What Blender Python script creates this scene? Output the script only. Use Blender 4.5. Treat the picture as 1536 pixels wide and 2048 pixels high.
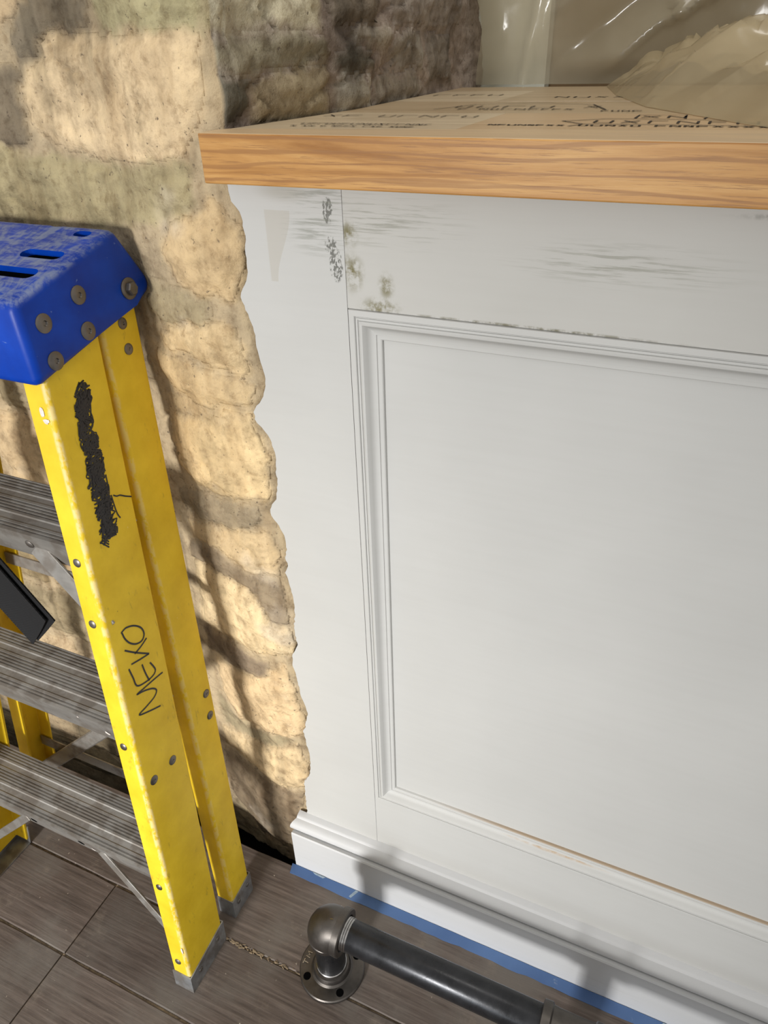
import bpy, bmesh, math, random
import numpy as np
from mathutils import Vector, Matrix

for o in list(bpy.data.objects):
    bpy.data.objects.remove(o, do_unlink=True)
scene = bpy.context.scene
COL = scene.collection

# ------------------------------------------------------------------ camera
cam_data = bpy.data.cameras.new('camera')
cam_data.sensor_fit = 'VERTICAL'
cam_data.sensor_height = 36.0
cam_data.sensor_width = 27.0
cam_data.lens = 1419.6 / 2048.0 * 36.0
cam_data.clip_start = 0.02
cam = bpy.data.objects.new('camera', cam_data)
COL.objects.link(cam)
_p, _y, _r = -0.5828, 0.4326, 0.0324
_Rz = np.array([[math.cos(_y), -math.sin(_y), 0], [math.sin(_y), math.cos(_y), 0], [0, 0, 1]])
_Rx = np.array([[1, 0, 0], [0, math.cos(_p), -math.sin(_p)], [0, math.sin(_p), math.cos(_p)]])
_Ry = np.array([[math.cos(_r), 0, math.sin(_r)], [0, 1, 0], [-math.sin(_r), 0, math.cos(_r)]])
_R = _Rz @ _Rx @ _Ry
_m = Matrix.Identity(4)
for i in range(3):
    _m[i][0] = _R[i, 0]
    _m[i][1] = _R[i, 2]
    _m[i][2] = -_R[i, 1]
_m[0][3], _m[1][3], _m[2][3] = 0.2868, -0.5580, 1.1156
cam.matrix_world = _m
scene.camera = cam

# ------------------------------------------------------------------ world, lights, exposure
world = bpy.data.worlds.new('world')
scene.world = world
world.use_nodes = True
_bg = world.node_tree.nodes['Background']
_bg.inputs[0].default_value = (1.0, 0.975, 0.94, 1)
_bg.inputs[1].default_value = 0.57

def area_light(name, loc, target, size, energy, color, spread=180, size_y=None):
    d = bpy.data.lights.new(name, 'AREA')
    d.energy = energy
    d.color = color
    d.shape = 'RECTANGLE'
    d.size = size
    d.size_y = size_y or size
    d.spread = math.radians(spread)
    o = bpy.data.objects.new(name, d)
    COL.objects.link(o)
    o.location = loc
    o.rotation_euler = (Vector(target) - Vector(loc)).to_track_quat('-Z', 'Y').to_euler()
    return o

area_light('window_daylight', (-0.40, -3.6, 1.34), (-0.42, 0, 0.24), 0.5, 9.6, (1.0, 0.985, 0.965), spread=42, size_y=0.5)
area_light('side_fill', (2.0, -2.0, 1.9), (0.0, 0.1, 0.9), 1.4, 2.0, (1.0, 0.985, 0.95))  # added fill from the right, lifts the reveal and right-facing rail sides
area_light('low_cool_fill', (0.0, -2.4, 0.36), (-0.15, 0, 0.05), 1.1, 6.0, (0.84, 0.92, 1.0), size_y=0.45)  # added cool fill near the floor, brightens the lower panel
area_light('bar_top_fill', (0.15, 0.12, 2.35), (0.15, 0.14, 1.0), 0.5, 3.2, (1.0, 0.96, 0.89), spread=120)  # unseen overhead fill, added to brighten the worktop and plastic

scene.view_settings.view_transform = 'Standard'
scene.view_settings.look = 'None'
scene.view_settings.gamma = 1.0
scene.view_settings.use_curve_mapping = False
scene.view_settings.exposure = 0.0

# ------------------------------------------------------------------ helpers
random.seed(7)
RNG = np.random.default_rng(11)

def lin(c):
    out = []
    for v in c:
        v = v / 255.0
        out.append(v / 12.92 if v <= 0.04045 else ((v + 0.055) / 1.055) ** 2.4)
    return out

def tag(o, label=None, cat=None, group=None, kind=None):
    if label: o['label'] = label
    if cat: o['category'] = cat
    if group: o['group'] = group
    if kind: o['kind'] = kind
    return o

def empty(name, loc=(0, 0, 0)):
    o = bpy.data.objects.new(name, None)
    COL.objects.link(o)
    o.location = loc
    o.empty_display_size = 0.05
    return o

def link_mesh(name, me, mat, parent=None, smooth=False):
    if mat is not None:
        me.materials.append(mat)
    if smooth:
        me.polygons.foreach_set('use_smooth', [True] * len(me.polygons))
    o = bpy.data.objects.new(name, me)
    COL.objects.link(o)
    if parent is not None:
        o.parent = parent
        o.matrix_parent_inverse = parent_world(parent).inverted()
    return o

def parent_world(p):
    m = p.matrix_basis.copy()
    q = p.parent
    if q is not None:
        return parent_world(q) @ p.matrix_parent_inverse @ m
    return m

def mesh(name, verts, faces, mat, parent=None, smooth=False):
    me = bpy.data.meshes.new(name)
    me.from_pydata([tuple(v) for v in verts], [], faces)
    bm = bmesh.new(); bm.from_mesh(me)
    bmesh.ops.recalc_face_normals(bm, faces=bm.faces)
    bm.to_mesh(me); bm.free()
    return link_mesh(name, me, mat, parent, smooth)

def bm_obj(name, bm, mat, parent=None, smooth=False, angle=None):
    bmesh.ops.recalc_face_normals(bm, faces=bm.faces)
    me = bpy.data.meshes.new(name)
    bm.to_mesh(me); bm.free()
    o = link_mesh(name, me, mat, parent, smooth or angle is not None)
    if angle is not None:
        try:
            me.set_sharp_from_angle(angle=math.radians(angle))
        except Exception:
            pass
    return o

def bm_box(bm, x0, x1, y0, y1, z0, z1, bevel=0.0, seg=1):
    vs = [bm.verts.new((x, y, z)) for z in (z0, z1) for y in (y0, y1) for x in (x0, x1)]
    fs = [(0, 1, 3, 2), (4, 6, 7, 5), (0, 4, 5, 1), (2, 3, 7, 6), (0, 2, 6, 4), (1, 5, 7, 3)]
    faces = [bm.faces.new([vs[i] for i in f]) for f in fs]
    if bevel > 0:
        es = list({e for f in faces for e in f.edges})
        bmesh.ops.bevel(bm, geom=es, offset=bevel, segments=seg, affect='EDGES', profile=0.5)

def box(name, x0, x1, y0, y1, z0, z1, mat, parent=None, bevel=0.0, seg=1):
    bm = bmesh.new()
    bm_box(bm, x0, x1, y0, y1, z0, z1, bevel, seg)
    return bm_obj(name, bm, mat, parent)

def prism(name, poly, z0, z1, mat, parent=None, axes='xy', bevel=0.0, seg=2, at=None):
    """extrude a polygon; axes = the plane of the polygon, z0..z1 along the third axis"""
    bm = bmesh.new()
    def P(a, b, c):
        return {'xy': (a, b, c), 'xz': (a, c, b), 'yz': (c, a, b)}[axes]
    lo = [bm.verts.new(P(a, b, z0)) for a, b in poly]
    hi = [bm.verts.new(P(a, b, z1)) for a, b in poly]
    n = len(poly)
    bm.faces.new(lo); bm.faces.new(hi)
    for i in range(n):
        bm.faces.new((lo[i], lo[(i + 1) % n], hi[(i + 1) % n], hi[i]))
    if bevel > 0:
        bmesh.ops.bevel(bm, geom=list(bm.edges), offset=bevel, segments=seg, affect='EDGES', profile=0.5)
    return bm_obj(name, bm, mat, parent)

def frame_from(d):
    d = Vector(d).normalized()
    a = Vector((0, 0, 1)) if abs(d.z) < 0.9 else Vector((1, 0, 0))
    u = d.cross(a).normalized()
    return u, d.cross(u).normalized(), d

def bm_lathe(bm, prof, origin, axis, seg=32, closed_ends=True, uv=None):
    """prof: list of (t along axis, radius)"""
    u, v, d = frame_from(axis)
    O = Vector(origin)
    rings = []
    for t, r in prof:
        rings.append([bm.verts.new(O + d * t + (u * math.cos(2 * math.pi * k / seg) + v * math.sin(2 * math.pi * k / seg)) * r) for k in range(seg)])
    for a, b in zip(rings[:-1], rings[1:]):
        for k in range(seg):
            bm.faces.new((a[k], a[(k + 1) % seg], b[(k + 1) % seg], b[k]))
    if closed_ends:
        bm.faces.new(rings[0]); bm.faces.new(rings[-1])

def lathe(name, prof, origin, axis, mat, parent=None, seg=32, angle=35):
    bm = bmesh.new()
    bm_lathe(bm, prof, origin, axis, seg)
    return bm_obj(name, bm, mat, parent, angle=angle)

def ribbon(bm, pts, width, normal):
    N = Vector(normal).normalized()
    L, Rr = [], []
    n = len(pts)
    for i in range(n):
        a = Vector(pts[max(0, i - 1)]); b = Vector(pts[min(n - 1, i + 1)])
        t = (b - a)
        if t.length < 1e-9: t = Vector((1, 0, 0))
        s = t.cross(N).normalized() * width * 0.5
        L.append(bm.verts.new(Vector(pts[i]) + s)); Rr.append(bm.verts.new(Vector(pts[i]) - s))
    for i in range(n - 1):
        bm.faces.new((L[i], L[i + 1], Rr[i + 1], Rr[i]))

def strokes(name, lines, width, normal, mat, parent, kind=None):
    bm = bmesh.new()
    for l in lines:
        ribbon(bm, l, width, normal)
    me = bpy.data.meshes.new(name)
    bm.to_mesh(me); bm.free()
    o = link_mesh(name, me, mat, parent)
    if kind: o['kind'] = kind
    return o

# value noise in numpy
def vnoise(p, seed=0):
    p = np.asarray(p, dtype=np.float64)
    i = np.floor(p).astype(np.int64); fr = p - i
    w = fr * fr * (3 - 2 * fr)
    out = 0
    for dx in (0, 1):
        for dy in (0, 1):
            for dz in (0, 1):
                h = (i[..., 0] + dx) * 374761393 + (i[..., 1] + dy) * 668265263 + (i[..., 2] + dz) * 2147483647 + seed * 974711
                h = (h ^ (h >> 13)) * 1274126177
                h = (h ^ (h >> 16)) & 0xffff
                val = h / 65535.0
                wx = w[..., 0] if dx else 1 - w[..., 0]
                wy = w[..., 1] if dy else 1 - w[..., 1]
                wz = w[..., 2] if dz else 1 - w[..., 2]
                out = out + val * wx * wy * wz
    return out * 2 - 1

def fbm(p, octaves=4, seed=0):
    a, s, o = 1.0, 0.0, 0.0
    q = np.asarray(p, dtype=np.float64).copy()
    for k in range(octaves):
        o = o + a * vnoise(q + 17.3 * k, seed + k); s += a
        a *= 0.5; q = q * 2.03
    return o / s

# ------------------------------------------------------------------ materials
class NT:
    def __init__(self, name):
        self.m = bpy.data.materials.new(name)
        self.m.use_nodes = True
        self.t = self.m.node_tree
        self.n = self.t.nodes
        self.b = self.n['Principled BSDF']
        self._tc = None
    def new(self, kind, **kw):
        nd = self.n.new(kind)
        for k, v in kw.items():
            setattr(nd, k, v)
        return nd
    def link(self, a, b):
        self.t.links.new(a, b)
    def coord(self):
        if self._tc is None:
            self._tc = self.new('ShaderNodeTexCoord')
        return self._tc.outputs['Object']
    def mapping(self, scale=(1, 1, 1), loc=(0, 0, 0), rot=(0, 0, 0)):
        mp = self.new('ShaderNodeMapping')
        self.link(self.coord(), mp.inputs[0])
        mp.inputs['Location'].default_value = loc
        mp.inputs['Rotation'].default_value = rot
        mp.inputs['Scale'].default_value = scale
        return mp.outputs[0]
    def noise(self, scale=5, detail=4, rough=0.55, vec=None, dist=0.0):
        nd = self.new('ShaderNodeTexNoise')
        nd.inputs['Scale'].default_value = scale
        nd.inputs['Detail'].default_value = detail
        nd.inputs['Roughness'].default_value = rough
        nd.inputs['Distortion'].default_value = dist
        self.link(vec if vec is not None else self.coord(), nd.inputs['Vector'])
        return nd.outputs['Fac']
    def ramp(self, fac, stops):
        nd = self.new('ShaderNodeValToRGB')
        cr = nd.color_ramp
        while len(cr.elements) < len(stops):
            cr.elements.new(0.5)
        for e, (p, c) in zip(cr.elements, stops):
            e.position = p
            e.color = (*c, 1) if len(c) == 3 else c
        self.link(fac, nd.inputs[0])
        return nd.outputs[0]
    def val(self, a):
        return a
    def math(self, op, a, b=None, c=None, clamp=False):
        nd = self.new('ShaderNodeMath', operation=op, use_clamp=clamp)
        for i, x in enumerate((a, b, c)):
            if x is None: continue
            if isinstance(x, (int, float)): nd.inputs[i].default_value = x
            else: self.link(x, nd.inputs[i])
        return nd.outputs[0]
    def mapr(self, v, a, b, c=0.0, d=1.0):
        nd = self.new('ShaderNodeMapRange', interpolation_type='SMOOTHSTEP')
        self.link(v, nd.inputs[0])
        for i, x in zip((1, 2, 3, 4), (a, b, c, d)): nd.inputs[i].default_value = x
        return nd.outputs[0]
    def mix(self, fac, a, b, blend='MIX'):
        nd = self.new('ShaderNodeMix', data_type='RGBA', blend_type=blend)
        for sock, x in ((nd.inputs[0], fac), (nd.inputs[6], a), (nd.inputs[7], b)):
            if isinstance(x, (int, float)): sock.default_value = x
            elif isinstance(x, (tuple, list)): sock.default_value = (*x, 1) if len(x) == 3 else x
            else: self.link(x, sock)
        return nd.outputs[2]
    def bump(self, h, strength=0.3, dist=0.002, normal=None):
        nd = self.new('ShaderNodeBump')
        nd.inputs['Strength'].default_value = strength
        nd.inputs['Distance'].default_value = dist
        self.link(h, nd.inputs['Height'])
        if normal is not None: self.link(normal, nd.inputs['Normal'])
        self.link(nd.outputs[0], self.b.inputs['Normal'])
        return nd.outputs[0]
    def xyz(self):
        nd = self.new('ShaderNodeSeparateXYZ')
        self.link(self.coord(), nd.inputs[0])
        return nd.outputs
    def color(self, c):
        if isinstance(c, (tuple, list)): self.b.inputs['Base Color'].default_value = (*c, 1)
        else: self.link(c, self.b.inputs['Base Color'])
        return self
    def set(self, rough=0.5, metal=0.0, spec=0.5):
        for k, v in (('Roughness', rough), ('Metallic', metal), ('Specular IOR Level', spec)):
            if isinstance(v, (int, float)): self.b.inputs[k].default_value = v
            else: self.link(v, self.b.inputs[k])
        return self
    def blob(self, cx, cz, rx, rz, soft=0.6):
        """smooth patch in the object's x-z plane"""
        s = self.xyz()
        a = self.math('DIVIDE', self.math('SUBTRACT', s[0], cx), rx)
        b = self.math('DIVIDE', self.math('SUBTRACT', s[2], cz), rz)
        d = self.math('SQRT', self.math('ADD', self.math('MULTIPLY', a, a), self.math('MULTIPLY', b, b)))
        return self.mapr(d, 1.0 - soft, 1.0, 1.0, 0.0)

def m_plain(name, c, rough=0.5, metal=0.0, noise_amt=0.15, scale=60, bump=0.0, spec=0.5):
    t = NT(name)
    nz = t.noise(scale, 4)
    c2 = [max(0, x * (1 - noise_amt)) for x in c]
    c3 = [min(1, x * (1 + noise_amt)) for x in c]
    t.color(t.ramp(nz, [(0.3, c2), (0.7, c3)]))
    t.set(rough, metal, spec)
    if bump: t.bump(nz, bump, 0.001)
    return t.m

# lime-washed rubble stone: the colour comes from each vertex's own stone or mortar colour
def make_stone_mat():
    t = NT('rubble_stone')
    at = t.new('ShaderNodeAttribute', attribute_name='tint')
    n1 = t.noise(38, 6, 0.65)
    n2 = t.noise(160, 5, 0.6)
    n3 = t.noise(14, 5, 0.6, vec=t.mapping((2.2, 2.2, 0.55)))
    c = t.mix(1.0, at.outputs['Color'], t.ramp(n1, [(0.25, (0.55, 0.53, 0.51)), (0.5, (0.98, 0.97, 0.96)), (0.75, (1.18, 1.17, 1.14))]), 'MULTIPLY')
    c = t.mix(1.0, c, t.ramp(n3, [(0.30, (0.74, 0.70, 0.66)), (0.5, (1, 1, 1)), (1, (1.06, 1.05, 1.0))]), 'MULTIPLY')
    n4 = t.noise(75, 6, 0.7)
    c = t.mix(1.0, c, t.ramp(n4, [(0.30, (0.66, 0.62, 0.58)), (0.48, (1, 1, 1)), (0.7, (1.07, 1.07, 1.05))]), 'MULTIPLY')
    pits = t.mapr(n2, 0.37, 0.29)
    c = t.mix(t.math('MULTIPLY', pits, 0.75), c, (0.10, 0.075, 0.055))
    t.color(c)
    t.set(0.92, 0, 0.15)
    h = t.math('ADD', t.math('ADD', t.math('MULTIPLY', n1, 0.8), t.math('MULTIPLY', n2, 0.5)), t.math('MULTIPLY', n4, 0.6))
    t.bump(h, 0.75, 0.004)
    return t.m
M_STONE = make_stone_mat()
M_VOID = m_plain('dark_void', (0.012, 0.010, 0.009), 0.95)
EDGE= [(0.1062, -0.121), (0.1554, -0.1196), (0.1846, -0.1189), (0.2045, -0.108), (0.2238, -0.1032), (0.2511, -0.1024), (0.2788, -0.105), (0.3028, -0.1079), (0.3222, -0.1018), (0.334, -0.0996), (0.3465, -0.0957), (0.3585, -0.0982), (0.3819, -0.1039), (0.4112, -0.1058), (0.4338, -0.1103), (0.4533, -0.1091), (0.475, -0.0991), (0.5036, -0.1007), (0.5289, -0.0966), (0.5522, -0.0962), (0.5738, -0.0992), (0.5907, -0.1027), (0.6017, -0.0987), (0.6189, -0.0993), (0.629, -0.0967), (0.6457, -0.097), (0.6605, -0.1029), (0.6708, -0.1119), (0.6814, -0.1122), (0.6959, -0.1018), (0.7084, -0.0994), (0.7337, -0.097), (0.7578, -0.0963), (0.7726, -0.1), (0.7834, -0.1081), (0.7908, -0.1158), (0.8028, -0.1156), (0.8096, -0.1098), (0.8181, -0.1016), (0.8316, -0.0974), (0.8442, -0.0964), (0.8589, -0.0989), (0.8706, -0.1009), (0.8837, -0.1012), (0.8962, -0.1037), (0.9035, -0.1063), (0.9119, -0.1101), (0.9203, -0.1131), (0.9265, -0.1113), (0.9357, -0.1031), (0.95, -0.1005), (0.9695, -0.0988), (0.9839, -0.0995), (0.9947, -0.1009), (1.005, -0.1087), (1.017, -0.1103)]
FRONT=[
 ('s',[(-0.373, 1.084), (-0.355, 1.108), (-0.325, 1.124), (-0.268, 1.132), (-0.186, 1.127), (-0.124, 1.13), (-0.124, 1.101), (-0.126, 1.066), (-0.148, 1.056), (-0.155, 1.041), (-0.194, 1.031), (-0.249, 1.026), (-0.291, 1.03), (-0.339, 1.04), (-0.367, 1.053)],(228, 203, 160),7),
 ('s',[(-0.367, 1.17), (-0.316, 1.167), (-0.334, 1.146), (-0.355, 1.142), (-0.379, 1.144)],(205, 180, 140),5),
 ('s',[(-0.316, 1.16), (-0.253, 1.158), (-0.257, 1.138), (-0.298, 1.13), (-0.338, 1.123), (-0.365, 1.113), (-0.37, 1.136)],(140, 126, 112),5),
 ('p',[(-0.247, 1.168), (-0.109, 1.161), (-0.112, 1.132), (-0.186, 1.129), (-0.238, 1.135)],(186, 174, 142),4),
 ('s',[(-0.409, 1.109), (-0.368, 1.105), (-0.377, 1.08), (-0.375, 1.047), (-0.407, 1.04), (-0.441, 1.044)],(135, 120, 106),5),
 ('p',[(-0.445, 1.037), (-0.328, 1.035), (-0.243, 1.024), (-0.153, 1.037), (-0.154, 1.007), (-0.177, 0.98), (-0.273, 0.965), (-0.483, 0.958)],(176, 160, 130),2),
 ('s',[(-0.186, 0.98), (-0.138, 1.002), (-0.123, 0.996), (-0.109, 0.979), (-0.111, 0.948), (-0.124, 0.918), (-0.155, 0.913), (-0.189, 0.922), (-0.201, 0.951)],(206, 180, 136),7),
 ('s',[(-0.239, 0.926), (-0.19, 0.92), (-0.155, 0.911), (-0.152, 0.896), (-0.166, 0.884), (-0.231, 0.877), (-0.251, 0.891)],(170, 153, 128),3),
 ('s',[(-0.24, 0.871), (-0.173, 0.881), (-0.149, 0.893), (-0.12, 0.892), (-0.116, 0.858), (-0.112, 0.845), (-0.125, 0.834), (-0.18, 0.846), (-0.23, 0.855)],(216, 191, 146),6),
 ('s',[(-0.252, 0.847), (-0.194, 0.84), (-0.126, 0.831), (-0.111, 0.826), (-0.12, 0.802), (-0.157, 0.793), (-0.224, 0.792), (-0.249, 0.806)],(207, 182, 138),7),
 ('p',[(-0.246, 0.788), (-0.158, 0.792), (-0.124, 0.799), (-0.13, 0.783), (-0.192, 0.782), (-0.252, 0.764)],(200, 176, 134),1),
 ('s',[(-0.253, 0.761), (-0.186, 0.781), (-0.127, 0.792), (-0.117, 0.764), (-0.109, 0.741), (-0.114, 0.688), (-0.156, 0.678), (-0.229, 0.671), (-0.257, 0.695)],(224, 198, 150),7),
 ('s',[(-0.274, 0.655), (-0.185, 0.669), (-0.129, 0.675), (-0.127, 0.659), (-0.162, 0.635), (-0.224, 0.622), (-0.269, 0.626)],(162, 145, 126),3),
 ('s',[(-0.265, 0.608), (-0.178, 0.629), (-0.119, 0.642), (-0.109, 0.614), (-0.113, 0.579), (-0.157, 0.574), (-0.214, 0.59), (-0.262, 0.585)],(208, 184, 142),5),
 ('s',[(-0.272, 0.578), (-0.215, 0.586), (-0.157, 0.57), (-0.113, 0.573), (-0.11, 0.506), (-0.137, 0.502), (-0.161, 0.544), (-0.23, 0.547), (-0.274, 0.551)],(152, 134, 117),3),
 ('s',[(-0.266, 0.547), (-0.231, 0.542), (-0.162, 0.54), (-0.138, 0.493), (-0.107, 0.498), (-0.111, 0.444), (-0.162, 0.43), (-0.218, 0.433), (-0.28, 0.423)],(224, 201, 157),7),
 ('s',[(-0.281, 0.418), (-0.211, 0.426), (-0.156, 0.413), (-0.163, 0.391), (-0.22, 0.374), (-0.278, 0.367)],(142, 124, 110),3),
 ('s',[(-0.267, 0.356), (-0.203, 0.37), (-0.127, 0.419), (-0.116, 0.375), (-0.103, 0.325), (-0.111, 0.291), (-0.166, 0.263), (-0.242, 0.241), (-0.272, 0.279)],(217, 191, 148),6),
 ('p',[(-0.283, 0.268), (-0.252, 0.234), (-0.167, 0.261), (-0.122, 0.272), (-0.161, 0.237), (-0.288, 0.193)],(168, 152, 128),1),
 ('s',[(-0.29, 0.183), (-0.171, 0.231), (-0.122, 0.264), (-0.112, 0.209), (-0.117, 0.167), (-0.182, 0.138), (-0.238, 0.145), (-0.297, 0.141)],(217, 193, 150),7),
 ('s',[(-0.3, 0.127), (-0.24, 0.134), (-0.183, 0.131), (-0.126, 0.15), (-0.134, 0.042), (-0.178, -0.031), (-0.246, -0.047), (-0.29, 0.009), (-0.314, 0.053)],(150, 130, 112),5),
 ('s',[(-0.326, -0.011), (-0.293, -0.01), (-0.248, -0.059), (-0.179, -0.04), (-0.176, -0.056), (-0.279, -0.118), (-0.348, -0.133)],(165, 148, 126),5),
]
REVEAL=[
 ('s',[(-0.009, 1.123), (0.061, 1.127), (0.131, 1.127), (0.156, 1.116), (0.156, 1.1), (0.108, 1.102), (0.046, 1.096), (0.002, 1.099), (-0.016, 1.109)],(125, 114, 98),6),
 ('s',[(-0.017, 1.105), (0.001, 1.096), (0.045, 1.092), (0.037, 1.073), (0.014, 1.057), (-0.023, 1.059)],(84, 76, 68),5),
 ('s',[(0.049, 1.092), (0.107, 1.099), (0.157, 1.095), (0.159, 1.054), (0.099, 1.056), (0.046, 1.057)],(130, 114, 94),7),
 ('s',[(0.164, 1.105), (0.201, 1.112), (0.26, 1.105), (0.261, 1.092), (0.209, 1.087), (0.165, 1.092)],(96, 86, 77),5),
 ('s',[(0.167, 1.088), (0.248, 1.087), (0.253, 1.058), (0.168, 1.055)],(150, 139, 126),7),
 ('s',[(0.261, 1.087), (0.39, 1.087), (0.428, 1.062), (0.389, 1.054), (0.258, 1.055)],(124, 112, 102),7),
 ('s',[(0.203, 1.128), (0.315, 1.131), (0.303, 1.115), (0.212, 1.114)],(150, 138, 126),5),
 ('s',[(0.318, 1.126), (0.415, 1.123), (0.427, 1.103), (0.417, 1.084), (0.328, 1.094), (0.311, 1.112)],(132, 121, 112),6),
 ('s',[(0.437, 1.124), (0.526, 1.123), (0.53, 1.068), (0.445, 1.07)],(112, 100, 92),6),
 ('p',[(0.004, 1.159), (0.156, 1.166), (0.151, 1.131), (0.003, 1.129)],(170, 158, 136),4),
 ('s',[(0.166, 1.166), (0.291, 1.172), (0.275, 1.133), (0.171, 1.13)],(112, 98, 87),5),
 ('s',[(0.304, 1.172), (0.571, 1.184), (0.567, 1.131), (0.44, 1.128), (0.315, 1.133)],(132, 119, 111),5),
]
MEKO= [[(0.0194, 0.5832), (0.0216, 0.5842), (0.028, 0.5844), (0.0389, 0.5789), (0.0482, 0.5693), (0.0507, 0.5595), (0.0457, 0.5542), (0.0368, 0.5565), (0.0284, 0.5639), (0.0229, 0.5735), (0.0206, 0.5827)], [(0.0186, 0.5617), (0.0328, 0.5478), (0.0517, 0.5315)], [(0.053, 0.552), (0.0424, 0.5488), (0.0312, 0.5472)], [(0.0517, 0.5315), (0.0379, 0.535), (0.0233, 0.5394)], [(0.0184, 0.537), (0.0214, 0.5229), (0.0246, 0.5089), (0.0391, 0.5028), (0.051, 0.5018), (0.0557, 0.5052), (0.0539, 0.5121), (0.0501, 0.5204)], [(0.0381, 0.5274), (0.0402, 0.5139), (0.0436, 0.5003)], [(0.0659, 0.4936), (0.0524, 0.4958), (0.0333, 0.4981), (0.0213, 0.4994), (0.0324, 0.495), (0.0454, 0.4873), (0.0508, 0.48), (0.0451, 0.475), (0.031, 0.4739), (0.018, 0.4734), (0.0344, 0.4644), (0.0519, 0.4565)]]
SCRIB= [(0.0422, 0.8482), (0.0392, 0.8385), (0.0368, 0.8268), (0.0355, 0.8189), (0.0352, 0.8104), (0.0346, 0.7932), (0.0361, 0.7747), (0.0345, 0.7573), (0.035, 0.7385), (0.0355, 0.7192), (0.035, 0.705), (0.0329, 0.6935)]

# ================================================================== STONE WALL
_ez = np.array([e[0] for e in EDGE]); _ex = np.array([e[1] for e in EDGE])
_o = np.argsort(_ez); _ez, _ex = _ez[_o], _ex[_o]
def x_edge(z):
    """how far the stone jamb reaches at height z"""
    return np.interp(z, np.r_[-0.2, 0.10, _ez, 1.03, 2.4], np.r_[-0.135, -0.124, _ex, -0.112, -0.112])

def poly_sdf(px, pz, poly):
    """signed distance, positive inside"""
    poly = np.asarray(poly); n = len(poly)
    d = np.full(px.shape, 1e9); inside = np.zeros(px.shape, bool)
    for i in range(n):
        a, b = poly[i], poly[(i + 1) % n]
        e = b - a; wx, wz = px - a[0], pz - a[1]
        t = np.clip((wx * e[0] + wz * e[1]) / (e @ e + 1e-12), 0, 1)
        d = np.minimum(d, np.hypot(wx - t * e[0], wz - t * e[1]))
        c = ((a[1] > pz) != (b[1] > pz)) & (px < (b[0] - a[0]) * (pz - a[1]) / (b[1] - a[1] + 1e-12) + a[0])
        inside ^= c
    return np.where(inside, d, -d)

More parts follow.
